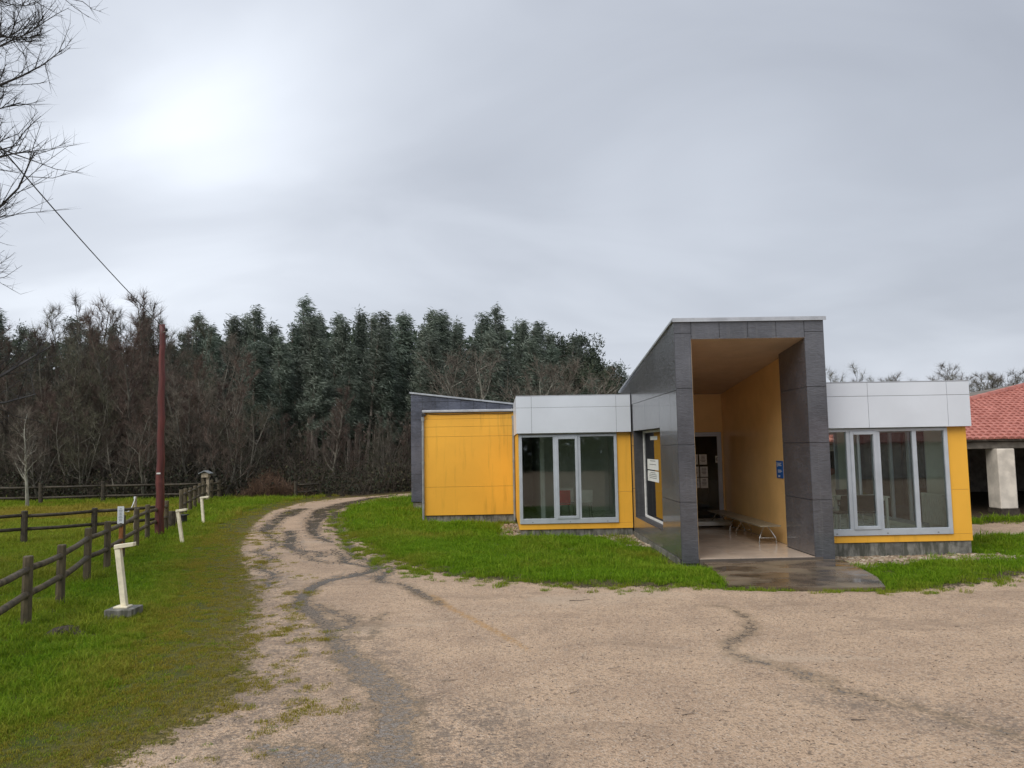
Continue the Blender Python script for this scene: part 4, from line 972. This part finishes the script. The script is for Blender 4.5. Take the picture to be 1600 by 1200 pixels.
def bins():
    for px, py, h, lab in ((268, 829, .50, 'short dark stump beside the red pole, closer to the fence'), (275, 826, .46, 'short dark stump beyond the red pole with a black cap')):
        g = gnd(px, py); z = hz(g.x, g.y); s = build('wooden_stump', MB().tube([(g.x, g.y, z-.1), (g.x, g.y, z+h*.5), (g.x, g.y, z+h)], [.10, .095, .09], 9), 'fence_wood_dark'); tag(s, lab, 'stump')
    g = gnd(271, 824); y = g.y+.3; a = atY(266, 815, y); b = atY(282, 806, y)
    e = bx('black_trough', a.x, b.x+.15, y-.15, y+.15, hz(a.x, y)-.02, b.z, 'black_rubber', None, 0.03); tag(e, 'black plastic trough tucked behind the red pole', 'trough')
    build('rim', MB().box(a.x-.03, b.x+.18, y-.18, y+.18, b.z+.001, b.z+.035), 'black_rubber', e)
bins()
def molehill():
    g = gnd(103, 996); m = MB(); n = 18; rings = 5; z = hz(g.x, g.y); vs = []; fs = []
    for r in range(rings+1):
        for k in range(n):
            a = 2*math.pi*k/n; rad = 0.26*(1-r/rings)+0.002; j = 1+0.25*math.sin(k*2.3+r)+random.uniform(-.12, .12)
            vs.append((g.x+math.cos(a)*rad*j, g.y+math.sin(a)*rad*j, z-.02+0.11*math.sin(r/rings*math.pi/2)+random.uniform(-.012, .012)))
    for r in range(rings):
        for k in range(n): fs.append((r*n+k, r*n+(k+1) % n, (r+1)*n+(k+1) % n, (r+1)*n+k))
    m.add(vs, fs); o = build('molehill', m, 'soil'); tag(o, 'small dark molehill in the grass between the fence and the nearest path light', 'molehill')
molehill()

# ------------------------------------------------------------------ trees
UP = Vector((0, 0, 1))
def rvec(s=1.0): return Vector((random.gauss(0, s), random.gauss(0, s), random.gauss(0, s)))
def bare_tree(seed, H, stems, r0, n1, n2, n3, spread, base=0.25, upw=0.35, dome=True, l3=0.55, tw=0.010, seg1=5):
    random.seed(seed); T = MB(); C = MB()
    for s in range(stems):
        a = 2*math.pi*s/stems+random.uniform(-.5, .5); d = Vector((math.cos(a)*spread*.5, math.sin(a)*spread*.5, 1)).normalized() if stems > 1 else Vector((random.uniform(-.05, .05), random.uniform(-.05, .05), 1)).normalized()
        hh = H*random.uniform(.78, 1.0); p = Vector((math.cos(a)*.12*(stems > 1), math.sin(a)*.12*(stems > 1), -0.15)); pts = [p.copy()]; K = 9
        for k in range(K): d = (d+rvec(.07)+UP*.05).normalized(); p = p+d*(hh/K); pts.append(p.copy())
        rr = r0/math.sqrt(stems)
        rads = [max(.012, rr*(1-.93*k/K)) for k in range(K+1)]
        T.tube(pts, rads, 6, False)
        for i in range(n1):
            f = base+(1-base)*((i+random.random())/n1); k = min(K-1, int(f*K)); q = pts[k].lerp(pts[k+1], f*K-k); td = (pts[k+1]-pts[k]).normalized()
            an = random.uniform(0, 6.283); side = Vector((math.cos(an), math.sin(an), 0)); 
            ln = hh*spread*(0.55*(1-f)**0.7+0.14)*random.uniform(.7, 1.2); bd = (side+UP*upw*random.uniform(.6, 1.6)+td*.2).normalized(); bp = q.copy(); bps = [bp.copy()]
            for k2 in range(seg1): bd = (bd+rvec(.15)+UP*upw*.16).normalized(); bp = bp+bd*(ln/seg1); bps.append(bp.copy())
            br = max(.011, rads[k]*.5); T.tube(bps, [max(.006, br*(1-.85*j/seg1)) for j in range(seg1+1)], 4, False)
            for j in range(n2):
                f2 = .2+.8*(j+random.random())/n2; k3 = min(seg1-1, int(f2*seg1)); q2 = bps[k3].lerp(bps[k3+1], f2*seg1-k3); t2 = (bps[k3+1]-bps[k3]).normalized()
                d2 = (t2*.7+rvec(.5)+UP*upw*.5).normalized(); l2 = ln*random.uniform(.22, .42)*(1.15-f2*.5); cps = [q2]
                for _ in range(2): d2 = (d2+rvec(.18)+UP*.08).normalized(); cps.append(cps[-1]+d2*l2/2)
                C.tube(cps, [tw*1.25, tw*.9, tw*.5], 3, False)
                for m in range(n3):
                    f3 = random.random()*2; k4 = min(1, int(f3)); q3 = cps[k4].lerp(cps[k4+1], f3-k4)
                    d3 = (d2*.6+rvec(.5)+UP*upw*.4).normalized(); C.cone(q3, q3+d3*l3*random.uniform(.5, 1.2), tw*.62)
    return T, C
def tree_proto(name, T, C, tmat, cmat, label, cat, group):
    e = empty(name, (0, 0, 0), label, cat, group)
    for nm, m, mt in (('trunk', T, tmat), ('crown', C, cmat)):
        o = bpy.data.objects.new(nm, m.mesh(nm, mt)); COL.objects.link(o); o.parent = e
    remember(e); return e
class Scatter:
    """first use moves the prototype itself, later ones copy it"""
    def __init__(s, protos): s.p = protos; s.used = set()
    def put(s, i, loc, rz, sc, label=None, group=None):
        pr = s.p[i % len(s.p)]
        if pr.name not in s.used:
            s.used.add(pr.name); o = pr; o.location = loc; o.rotation_euler = (0, 0, rz); o.scale = sc if isinstance(sc, tuple) else (sc,)*3
        else: o = copy_tree(pr, loc, rz, sc)
        if label: o['label'] = label
        if group: o['group'] = group
        return o

def eucalyptus(seed, H=12.0):
    random.seed(seed); T = MB(); C = MB(); K = 10; p = Vector((0, 0, -.2)); pts = [p.copy()]; d = Vector((random.uniform(-.03, .03), 0, 1)); wind = Vector((1, -.15, 0))
    for k in range(K): d = (d+rvec(.02)+wind*.010*k/K*2).normalized(); p = p+d*((H-.3)/K); pts.append(p.copy())
    T.tube(pts, [.15*(1-.9*k/K)+.012 for k in range(K+1)], 6, False)
    nb = 78
    for i in range(nb):
        f = .33+.67*((i+random.random())/nb)**.85; k = min(K-1, int(f*K)); q = pts[k].lerp(pts[k+1], f*K-k); an = random.uniform(0, 6.283)
        prof = (min(1, (f-.24)/.2))*(1.01-f)**.95; ln = (.16+2.5*prof)*random.uniform(.6, 1.15)
        bd = (Vector((math.cos(an), math.sin(an), 0))+UP*random.uniform(.35, 1.0)+wind*.35).normalized(); e = q+bd*ln; mid = q.lerp(e, .55)+UP*.12*ln
        T.tube([q, mid, e], [.028*(1.1-f)+.008, .014, .005], 3, False)
        ncl = max(2, int(ln*3.4))
        for c in range(ncl):
            t = .25+.8*(c+random.random())/ncl; cp = (q.lerp(mid, t/.55) if t < .55 else mid.lerp(e, min(1, (t-.55)/.45)))+rvec(.16)
            cd_ = (wind*.9+rvec(.38)-UP*.35+bd*.3).normalized()
            nl = random.randint(18, 27)
            for _ in range(nl):
                ld = (cd_+rvec(.30)-UP*.30).normalized(); lp = cp+rvec(.17); ll = random.uniform(.24, .48); w = random.uniform(.020, .036)
                sd_ = ld.cross(rvec(1)).normalized()*w
                C.add([lp, lp+ld*ll*.45+sd_, lp+ld*ll, lp+ld*ll*.45-sd_], [(0, 1, 2, 3)])
    return T, C
def pine(seed, H=9.0):
    random.seed(seed); T = MB(); C = MB(); pts = [Vector((0, 0, -.2)), Vector((.1, 0, H*.4)), Vector((.15, .1, H*.75)), Vector((.2, .1, H*.97))]
    T.tube(pts, [.2, .15, .10, .03], 6, False)
    for i in range(60):
        f = .35+.65*random.random(); q = pts[1].lerp(pts[3], max(0, (f-.4)/.6)); an = random.uniform(0, 6.283); ln = (2.6*math.sqrt(max(.05, 1-((f-.62)/.42)**2)))*random.uniform(.5, 1.0)
        e = q+Vector((math.cos(an)*ln, math.sin(an)*ln, random.uniform(-.1, .7))); T.tube([q, e], [.04, .012], 3, False)
        for _ in range(3):
            cp = e+rvec(.28)
            for _ in range(34):
                lp = cp+rvec(.22); ld = (rvec(1)+UP*.5).normalized(); sd_ = ld.cross(rvec(1)).normalized()*.05; ll = random.uniform(.15, .3)
                C.add([lp-sd_, lp+sd_, lp+ld*ll], [(0, 1, 2)])
    return T, C

EG = 'eucalyptus stand behind the building'; EL = 'tall wind-blown eucalyptus with narrow grey-green crown in the wood behind the road'
eucs = Scatter([tree_proto('eucalyptus_tree', *eucalyptus(100+s), 'euc_bark', 'euc_leaf', EL, 'tree', EG) for s in range(6)])
SKY = [(-60, 505), (0, 487), (30, 497), (95, 497), (200, 508), (280, 505), (320, 486), (345, 490), (405, 478), (440, 500), (487, 464), (520, 483), (560, 478), (620, 486), (700, 480), (735, 492), (790, 475), (815, 492), (850, 512), (890, 524), (915, 552), (945, 585), (975, 612)]
def skyl(px): return float(np.interp(px, [p[0] for p in SKY], [p[1] for p in SKY]))
random.seed(5)
k = 0
def put_euc(px, Y, ytop, label=None):
    global k
    b = atY(px, 700, Y); z = hz(b.x, Y); top = atY(px, ytop, Y).z; h = top-z; s = h/12.0; w = max(.8, min(1.25, s))*random.uniform(.85, 1.1)
    eucs.put(k, (b.x, Y, z), random.uniform(-.35, .35), (w, w, s), label or EL); k += 1
for px, yt in ((320, 484), (345, 486), (405, 477), (380, 500), (440, 498), (462, 492), (487, 461), (518, 480), (545, 500), (563, 476), (585, 482), (612, 484), (640, 488), (668, 480), (700, 482), (716, 492), (740, 490), (765, 494), (790, 473), (815, 491), (838, 508), (858, 512), (888, 520), (905, 545)):
    put_euc(px+random.uniform(-5, 5), random.uniform(50, 56), yt+random.uniform(-3, 4), {487: 'tallest eucalyptus, its pointed tip standing clear above the rest of the stand', 790: 'slender pointed eucalyptus rising highest above the sloping slate roof'}.get(px))
for i in range(23):
    px = 285+i*28+random.uniform(-12, 12); put_euc(px, random.uniform(44.5, 49), skyl(px)+random.uniform(14, 60))
for i in range(20):
    px = 300+i*31+random.uniform(-12, 12); put_euc(px, random.uniform(57, 62), skyl(px)+random.uniform(2, 25))
for px, yt in ((-40, 480), (2, 483), (18, 500), (92, 492), (110, 500), (58, 512), (160, 500), (238, 488), (205, 505), (140, 512), (270, 508)):
    put_euc(px, random.uniform(52, 58), yt)
PG = 'round-headed evergreens at the right end of the wood'
pines = Scatter([tree_proto('pine_tree', *pine(40+s), 'grey_bark', 'pine_leaf', 'dark round-headed evergreen at the right end of the wood beyond the flat roof', 'tree', PG) for s in range(3)])
for i, (px, yt, Y) in enumerate(((905, 538, 58), (925, 556, 56), (942, 572, 60), (958, 588, 58), (975, 606, 62), (985, 612, 66), (890, 535, 55), (912, 572, 52), (935, 592, 53))):
    b = atY(px, 700, Y); z = hz(b.x, Y); s = (atY(px, yt, Y).z-z)/9.0; pines.put(i, (b.x, Y, z), random.uniform(0, 6), (s*1.0, s*1.0, s))

# bare trees of the left wood
BG = 'leafless trees at the edge of the wood'
bp = [tree_proto('bare_tree', *bare_tree(11, 9.5, 3, .17, 17, 8, 8, .44, .18, .7, tw=.009), 'grey_bark', 'twig_brown', 'leafless grey-brown tree with upright branches at the edge of the wood', 'tree', BG),
      tree_proto('bare_tree', *bare_tree(12, 9.5, 2, .17, 22, 9, 9, .48, .15, .8, tw=.009), 'grey_bark', 'twig_red', 'leafless tree with reddish-brown twigs at the edge of the wood', 'tree', 'reddish leafless trees at the edge of the wood'),
      tree_proto('bare_tree', *bare_tree(13, 9.5, 4, .14, 15, 8, 8, .50, .12, .6, tw=.009), 'grey_bark', 'twig_olive', 'leafless many-stemmed tree with olive-grey twigs at the edge of the wood', 'tree', 'many-stemmed leafless trees at the edge of the wood'),
      tree_proto('bare_tree', *bare_tree(14, 9.5, 1, .18, 36, 10, 9, .42, .2, .75, tw=.009), 'grey_bark', 'twig_red', 'leafless single-stemmed tree with a fine reddish crown at the edge of the wood', 'tree', 'single-stemmed leafless trees at the edge of the wood')]
bare = Scatter(bp); random.seed(21)
def put_bare(i, px, Y, ytop, wide=1.0):
    b = atY(px, 700, Y); z = hz(b.x, Y); h = atY(px, ytop, Y).z-z; s = h/9.3; bare.put(i, (b.x, Y, z), random.uniform(0, 6.28), (s*wide, s*wide, s))
for i, (px, yt, Y) in enumerate(((165, 468, 46), (190, 462, 47), (135, 478, 45), (215, 476, 46), (262, 478, 47), (60, 505, 44), (25, 515, 43), (-30, 500, 43), (95, 508, 42), (235, 498, 44), (290, 500, 45), (175, 505, 42), (310, 520, 43))): put_bare(i, px, Y, yt, 1.05)
for i in range(17):
    px = -45+i*24+random.uniform(-9, 9); put_bare(i+1, px, random.uniform(38.5, 41.5), random.uniform(525, 590)+max(0, px-330)*.6, 1.15)
for i in range(15):
    px = -50+i*30+random.uniform(-10, 10); put_bare(i, px, random.uniform(36.2, 38.2), random.uniform(600, 665), 1.3)
for i, (px, yt) in enumerate(((340, 612), (372, 600), (395, 625), (430, 640), (455, 650), (520, 612), (508, 640), (552, 655), (590, 662), (625, 668), (605, 640), (480, 668), (640, 690))): put_bare(i+2, px, random.uniform(40.5, 43.5), yt, 1.1)
# the spreading lichen-pale tree behind the flat roof
for i, (px, yt, Y, lab) in enumerate(((772, 545, 40, 'wide bare tree with pale lichen-covered limbs rising behind the sloping slate roof'), (850, 560, 41.5, 'wide bare tree with pale twisting limbs rising behind the silver fascia'))):
    T, C = bare_tree(60+i, 6.5, 3, .30, 13, 9, 7, .95, .25, .42, tw=.012); e = tree_proto('lichen_tree', T, C, 'pale_bark', 'twig_brown', lab, 'tree', None)
    b = atY(px, 700, Y); z = hz(b.x, Y); s = (atY(px, yt, Y).z-z)/6.2; e.location = (b.x, Y, z); e.scale = (s, s, s)
T, C = bare_tree(70, 5.6, 1, .085, 20, 7, 6, .5, .28, .5); e = tree_proto('birch_tree', T, C, 'pale_bark', 'twig_brown', 'slim pale-trunked bare tree standing inside the paddock by the far fence', 'tree', None)
g = gnd(42, 797); e.location = (g.x, g.y, hz(g.x, g.y)); e.scale = (.9, .9, .9)
# far bare trees on the right
FR = 'distant bare trees beyond the right wing'
for i, (px, yt, Y) in enumerate(((1302, 570, 70), (1375, 586, 75), (1345, 590, 72), (1447, 570, 66), (1412, 588, 70), (1490, 582, 70), (1522, 580, 60), (1540, 576, 64), (1556, 577, 62), (1572, 580, 60), (1588, 584, 64), (1606, 582, 60), (1630, 580, 60))):
    b = atY(px, 700, Y); h = atY(px, yt, Y).z-hz(b.x, Y); s = h/9.3; bare.put(0 if i % 2 else 2, (b.x, Y, hz(b.x, Y)), random.uniform(0, 6), (s*1.4, s*1.4, s), 'distant leafless tree on the skyline beyond the right wing and shed roof', FR)
# the near tree whose boughs reach in over the paddock
def near_tree():
    T, C = bare_tree(83, 10.8, 2, .26, 54, 20, 7, .60, .22, .28, l3=.34, tw=.0056, seg1=6)
    e = tree_proto('bare_tree', T, C, 'twig_dark', 'twig_dark', 'large dark bare tree whose fine twigs reach over the paddock against the sky', 'tree', None)
    e.location = (-10.95, 10.8, hz(-10.95, 10.8)); return e
NEAR = near_tree()

# thicket at the foot of the wood
def thicket():
    random.seed(31); b = MB(); lv = MB()
    cand = []
    for i in range(6800):
        px = random.uniform(-70, 660); Y = random.uniform(36.0, 47.0); cand.append((px, atY(px, 700, Y).x, Y))
    cx = np.array([c[1] for c in cand]); cy = np.array([c[2] for c in cand]); sd0 = fields(cx, cy)[1]; zz0 = height(cx, cy)
    for (px, x, Y), s_, z in zip(cand, sd0, zz0):
        if s_ > -0.5: continue
        if Y < 38.5 and px > 330 and random.random() < .6: continue
        h = random.uniform(.5, 2.6)*(1.2 if Y > 40 else 1)*(.35+1.3*float(vnoise(x, Y, .45, 61))**1.5); d = Vector((random.gauss(0, .45), random.gauss(0, .3), 1)).normalized(); q = Vector((x, Y, z-.05)); m = q+d*h*.5; t = m+(d+rvec(.35)).normalized()*h*.5
        b.cone(q, t, .02)
        for _ in range(5):
            f = random.random(); u = q.lerp(t, f); b.cone(u, u+(rvec(.7)+UP*.3).normalized()*random.uniform(.3, .9), .011)
        if random.random() < .55:
            for _ in range(16):
                u = q.lerp(t, random.random()*.8)+rvec(.25); ld = rvec(1).normalized(); sd_ = ld.cross(rvec(1)).normalized()*.05; lv.add([u, u+ld*.06+sd_, u+ld*.14, u+ld*.06-sd_], [(0, 1, 2, 3)])
    ru = MB()
    for i in range(1500):
        px = random.gauss(425, 26); Y = random.uniform(35.6, 37.6); p = atY(px, 700, Y); q = Vector((p.x, Y, .02)); h = random.uniform(.25, 1.25)*math.exp(-((px-425)/42)**2)*(.45+.9*float(vnoise(p.x, Y, 1.1, 71)))
        t = q+(UP+rvec(.3)).normalized()*h; ru.cone(q, t, .014)
        for _ in range(4): u = q.lerp(t, random.random()); ru.cone(u, u+(rvec(.6)+UP*.2).normalized()*random.uniform(.2, .5), .012)
    o2 = build('russet_bush', ru, 'russet'); tag(o2, 'russet leafless bush at the edge of the wood beside the road bend', 'bush')
    o = build('undergrowth', b, 'brush'); tag(o, 'tangle of brown leafless brush along the foot of the wood', 'undergrowth', None, 'stuff')
    o = build('bramble', lv, 'ivy_leaf'); tag(o, 'dull green and russet bramble leaves low at the foot of the wood', 'bramble', None, 'stuff')
    # the inside of the wood: shaded foliage and stems too far in to tell apart
    m = MB()
    cand = []
    for i in range(26000):
        px = random.uniform(-120, 1000); Y = random.uniform(62, 70); cand.append((px, Y, atY(px, 700, Y)))
    z00 = height(np.array([c[2].x for c in cand]), np.array([c[1] for c in cand]))
    for (px, Y, p), z0 in zip(cand, z00):
        zt = atY(px, min(606, skyl(px)+40), Y).z; zz = z0+(zt-z0)*random.random()
        u = Vector((p.x, Y, zz)); ld = (rvec(1)-UP*.4).normalized(); sd_ = ld.cross(rvec(1)).normalized()*.18; m.add([u, u+ld*.3+sd_, u+ld*.7, u+ld*.3-sd_], [(0, 1, 2, 3)])
    o = build('woodland', m, 'pine_leaf'); tag(o, 'dense dark foliage deep inside the wood', 'woodland', None, 'stuff')
thicket()

def opposite():
    f = empty('farm_building', (25, -16, 0), 'cream farm building with red tiled roof mirrored in the right window', 'building')
    bx('wall', 14, 36, -20, -14.4, -0.1, 2.1, 'render_cream', f); build('roof', MB().prism([(-14.0, 2.05), (-14.0, 2.15), (-17.2, 3.5), (-20.4, 2.15), (-20.4, 2.05)], 13.6, 36.4), 'roof_tile', f)
    bx('door', 19, 21, -14.395, -14.35, 0, 1.95, 'rustic_beam', f)
    random.seed(44); m = MB()
    for i in range(22000):
        x = random.uniform(-40, 50); y = random.uniform(-34, -30); z = random.uniform(0, 6.5+1.5*math.sin(x*.4)+math.sin(x*1.3)); u = Vector((x, y, z)); ld = rvec(1).normalized(); sd_ = ld.cross(rvec(1)).normalized()*.25; m.add([u, u+ld*.35+sd_, u+ld*.8, u+ld*.35-sd_], [(0, 1, 2, 3)])
    o = build('tree_belt', m, 'pine_leaf'); tag(o, 'dark belt of trees mirrored in the window glass', 'trees', None, 'stuff')
opposite()

# ------------------------------------------------------------------ pebbles and debris
def rocks(name, label, regions, n, r0, r1, mat, squash=.6, seed=1):
    rg = random.Random(seed); m = MB(); A = []
    for _ in range(n):
        x0, x1, y0, y1 = rg.choice(regions); A.append((rg.uniform(x0, x1), rg.uniform(y0, y1)))
    Z = height(np.array([a[0] for a in A]), np.array([a[1] for a in A]))
    for (x, y), z in zip(A, Z):
        r = rg.uniform(r0, r1); an = rg.uniform(0, 3.1); c, s = math.cos(an), math.sin(an); a_, b_ = r*rg.uniform(.8, 1.5), r*rg.uniform(.6, 1); h = r*squash*rg.uniform(.7, 1.3)
        vs = [(-a_, 0, 0), (0, -b_, 0), (a_, 0, 0), (0, b_, 0), (-a_*.4, -b_*.3, h), (a_*.45, b_*.2, h*.9), (0, 0, -h)]
        vs = [(x+u*c-v*s, y+u*s+v*c, z+w+h*.25) for u, v, w in vs]
        m.add(vs, [(0, 1, 4), (1, 2, 5), (1, 5, 4), (2, 3, 5), (3, 0, 4), (3, 4, 5), (1, 0, 6), (2, 1, 6), (3, 2, 6), (0, 3, 6)])
    o = build(name, m, mat); tag(o, label, 'stones', None, 'stuff')
rocks('river_stones', 'loose brown stones along the plinth of the yellow and silver wing', [(0.0, .52, 19.2, 23.2), (2.2, 3.38, 19.1, 19.68), (2.6, 3.38, 17.4, 19.2), (.3, 1.2, 19.35, 19.7), (-2.9, -2.4, 23.0, 23.8)], 1500, .03, .06, 'stones')
rocks('river_stones', 'band of pale brown stones along the plinth of the right wing', [(6.5, 9.9, 13.5, 15.22), (6.6, 9.9, 14.35, 15.2), (6.5, 9.5, 14.6, 15.2)], 3600, .025, .05, 'stones', seed=2)
def debris():
    rg = random.Random(9); m = MB(); A = []
    for _ in range(5200):
        Y = 4.6+10.5*rg.random()**1.6; X = rg.uniform(-.75*Y-1, .75*Y+1); A.append((X, Y))
    x = np.array([a[0] for a in A]); y = np.array([a[1] for a in A]); Z = height(x, y); e, s, s2 = fields(x, y)
    for (X, Y), z, ee in zip(A, Z, e):
        if ee < 0.2: continue
        if rg.random() < .62:
            r = rg.uniform(.003, .010); vs = [(-r, 0, 0), (0, -r, 0), (r, 0, 0), (0, r, 0), (0, 0, r*.9)]; m.add([(X+u, Y+v, z+w) for u, v, w in vs], [(0, 1, 4), (1, 2, 4), (2, 3, 4), (3, 0, 4)])
        else:
            l = rg.uniform(.015, .06); an = rg.uniform(0, 6.28); d = Vector((math.cos(an), math.sin(an), .05)); m.cone(Vector((X, Y, z+.003)), Vector((X, Y, z+.003))+d*l, .004)
    for px, py, l in ((950, 1045, .16), (890, 1085, .14), (1065, 1118, .18), (1330, 1125, .12), (690, 1065, .16), (1120, 985, .1), (440, 1110, .28), (890, 940, .3)):
        g = gnd(px, py); an = rg.uniform(-.6, .6); z = hz(g.x, g.y)+.006; m.tube([(g.x, g.y, z), (g.x+l*.5*math.cos(an), g.y+l*.5*math.sin(an), z+.008), (g.x+l*math.cos(an+.5), g.y+l*math.sin(an+.5), z)], [.005, .004, .002], 4)
    o = build('road_debris', m, 'debris'); tag(o, 'scattered grit and small twigs lying on the sandy road', 'debris', None, 'stuff')
debris()

# ------------------------------------------------------------------ grass
def tuft(name, n, hgt, rad, bw, droop, seed):
    rg = random.Random(seed); m = MB()
    for _ in range(n):
        a = rg.uniform(0, 6.28); r = rad*math.sqrt(rg.random()); x, y = r*math.cos(a), r*math.sin(a); h = hgt*rg.uniform(.45, 1.15); an = rg.uniform(0, 6.28); lean = droop*rg.uniform(.3, 1.3); w = bw*rg.uniform(.7, 1.2)
        dx, dy = math.cos(an), math.sin(an); sx, sy = -dy*w, dx*w
        m.add([(x-sx, y-sy, -.01), (x+sx, y+sy, -.01), (x+dx*lean*h*.35+sx*.8, y+dy*lean*h*.35+sy*.8, h*.6), (x+dx*lean*h*.35-sx*.8, y+dy*lean*h*.35-sy*.8, h*.6), (x+dx*lean*h, y+dy*lean*h, h*rg.uniform(.75, 1))],
              [(0, 1, 2, 3), (3, 2, 4)])
    return bpy.data.objects.new(name, m.mesh(name, 'grass_blade'))
TC = bpy.data.collections.new('grass_tufts')
for i, a in enumerate(((46, .060, .10, .0035, .9), (40, .080, .10, .0036, 1.0), (52, .045, .10, .0034, .9), (36, .03, .09, .0036, 1.1), (26, .13, .07, .0036, .9))): TC.objects.link(tuft('grass_tuft_%d' % i, *a, seed=200+i))
def grass():
    rg = np.random.default_rng(77); P = []; 
    def cands(y0, y1, dens):
        xm = .74*y1+2.6; n = int((y1-y0)*2*xm*dens); return rg.uniform(-xm, xm, n), rg.uniform(y0, y1, n)
    XS, YS, SC = [], [], []
    for y0, y1, dens, sc in ((4, 7, 190, .9), (7, 10, 170, .95), (10, 14, 130, 1.0), (14, 19, 90, 1.15), (19, 26, 50, 1.5), (26, 40, 26, 2.0)):
        x, y = cands(y0, y1, dens); XS.append(x); YS.append(y); SC.append(np.full(x.shape, sc))
    x = np.concatenate(XS); y = np.concatenate(YS); sc = np.concatenate(SC)
    k = (np.abs(x) < .74*y+2.6) & (x < 17); x, y, sc = x[k], y[k], sc[k]
    wx = rg.uniform(-8, -1.2, 42000); wy = rg.uniform(4, 21, 42000); we = fields(wx, wy)[0]; k = (we > -3.2) & (we < 2.2); x = np.concatenate([x, wx[k]]); y = np.concatenate([y, wy[k]]); sc = np.concatenate([sc, np.full(k.sum(), .9)])
    e, s, s2 = fields(x, y)
    nz = fbm(x, y, 1.0, 3, 21); nf = fbm(x, y, 4.5, 3, 30)
    p = sstep(1.2, -1.6, e+(nz-.5)*2.6+(nf-.5)*2.0); p = np.where(e > 2.4, 0, p)
    isleft = is_left(x, y)
    p = np.where((e > 0.0) & isleft, np.maximum(p, .7*sstep(2.4, .4, e))*sstep(.50, .62, nf)*sstep(.40, .56, nz), p)
    p = np.where((e > 0.0) & ~isleft, np.maximum(p, .8*sstep(1.6, .2, e))*sstep(.47, .58, nf), p)
    for x0, x1, y0, y1 in BUILD_RECTS: p = np.where((x > x0) & (x < x1) & (y > y0) & (y < y1), 0, p)
    p = np.where(poly_sdf(x, y, APRON) > -.03, 0, p)
    p = np.where((x > 2.0) & (x < 3.5) & (y > 18.9), p*.15, p); p = np.where((x > -.1) & (x < .5) & (y > 19.3) & (y < 23), p*.1, p)
    p = np.where((x > 6.4) & (x < 9.9) & (y > 13.3) & (y < 15.3), p*(.05+.6*sstep(14.2, 13.3, y)*(nf > .48)), p)
    p = np.where((y > 20.4) & (x > 9.2), 0, p); p = p*sstep(37.5, 34.5, y+.25*np.minimum(0, x+14)*0)
    p = np.where((e > -3) & (e < 0.2) & isleft, p*(.45+.55*sstep(.38, .52, nf)), p)
    k = rg.random(x.shape) < p; x, y, sc, e, nz, nf = x[k], y[k], sc[k], e[k], nz[k], nf[k]
    left = is_left(x, y)
    # worn mossy strip beside the road; pale paddock beyond the fence
    worn = sstep(-3.9, -.4, e)*left; edge_r0 = sstep(-1.0, .2, e)*(~left)
    fx = np.interp(y, [4, 10, 21.5, 26, 39], [-4.2, -6.0, -9.3, -10.7, -15.0]); pad = sstep(.3, -.8, x-fx)
    tint = .16+.7*(nz-.40)+.62*worn+pad*(.22+.9*sstep(.45, .7, fbm(x, y, .22, 2, 40))*sstep(20, 24, y)*sstep(33, 29, y))-.20*(~left)
    tint = tint+worn*.9*(nf-.5)+.35*sstep(.55, .7, fbm(x, y, .5, 3, 52))*(~left)+.3*edge_r0
    tint = np.clip(tint+rg.normal(0, 1, x.shape)*(.10+.16*worn), 0, 1)
    scl = sc*rg.uniform(.7, 1.25, x.shape)*(1-.45*worn)*(.8+.6*nz); edge_r = sstep(-.8, .3, e)*(~left); scl *= 1-.35*edge_r
    idx = rg.choice([0, 1, 2], x.shape); idx = np.where((worn > .55), 3, idx); idx = np.where((rg.random(x.shape) < .05) & (worn < .3), 4, idx)
    rot = np.stack([rg.normal(0, .12, x.shape), rg.normal(0, .12, x.shape), rg.uniform(0, 6.28, x.shape)], 1); z = height(x, y)
    me = bpy.data.meshes.new('grass'); me.vertices.add(len(x)); me.vertices.foreach_set('co', np.stack([x, y, z], 1).ravel().astype(np.float32))
    for nme, typ, v, fld in (('rot', 'FLOAT_VECTOR', rot, 'vector'), ('scl', 'FLOAT', scl, 'value'), ('tint', 'FLOAT', tint, 'value'), ('idx', 'INT', idx, 'value')):
        at = me.attributes.new(nme, typ, 'POINT'); at.data.foreach_set(fld, np.ascontiguousarray(v, dtype=np.int32 if typ == 'INT' else np.float32).ravel())
    me.materials.append(MATS['grass_blade']); me.update()
    o = bpy.data.objects.new('grass', me); COL.objects.link(o); tag(o, 'wet green grass of the verge, paddock and lawns', 'grass', None, 'stuff')
    gt = bpy.data.node_groups.new('grass_scatter', 'GeometryNodeTree'); gt.interface.new_socket('Geometry', in_out='INPUT', socket_type='NodeSocketGeometry'); gt.interface.new_socket('Geometry', in_out='OUTPUT', socket_type='NodeSocketGeometry')
    gi = gt.nodes.new('NodeGroupInput'); go = gt.nodes.new('NodeGroupOutput'); ip = gt.nodes.new('GeometryNodeInstanceOnPoints'); ci = gt.nodes.new('GeometryNodeCollectionInfo')
    ci.inputs['Collection'].default_value = TC; ci.inputs['Separate Children'].default_value = True; ci.inputs['Reset Children'].default_value = True
    def na(n, t):
        a = gt.nodes.new('GeometryNodeInputNamedAttribute'); a.data_type = t; a.inputs['Name'].default_value = n; return a.outputs[0]
    L = gt.links.new; L(gi.outputs[0], ip.inputs['Points']); L(ci.outputs[0], ip.inputs['Instance']); ip.inputs['Pick Instance'].default_value = True
    L(na('idx', 'INT'), ip.inputs['Instance Index']); L(na('rot', 'FLOAT_VECTOR'), ip.inputs['Rotation']); L(na('scl', 'FLOAT'), ip.inputs['Scale']); L(ip.outputs[0], go.inputs[0])
    md = o.modifiers.new('scatter', 'NODES'); md.node_group = gt
    print('grass tufts', len(x))
grass()
for o in bpy.data.objects:
    if '_ch' in o: del o['_ch']
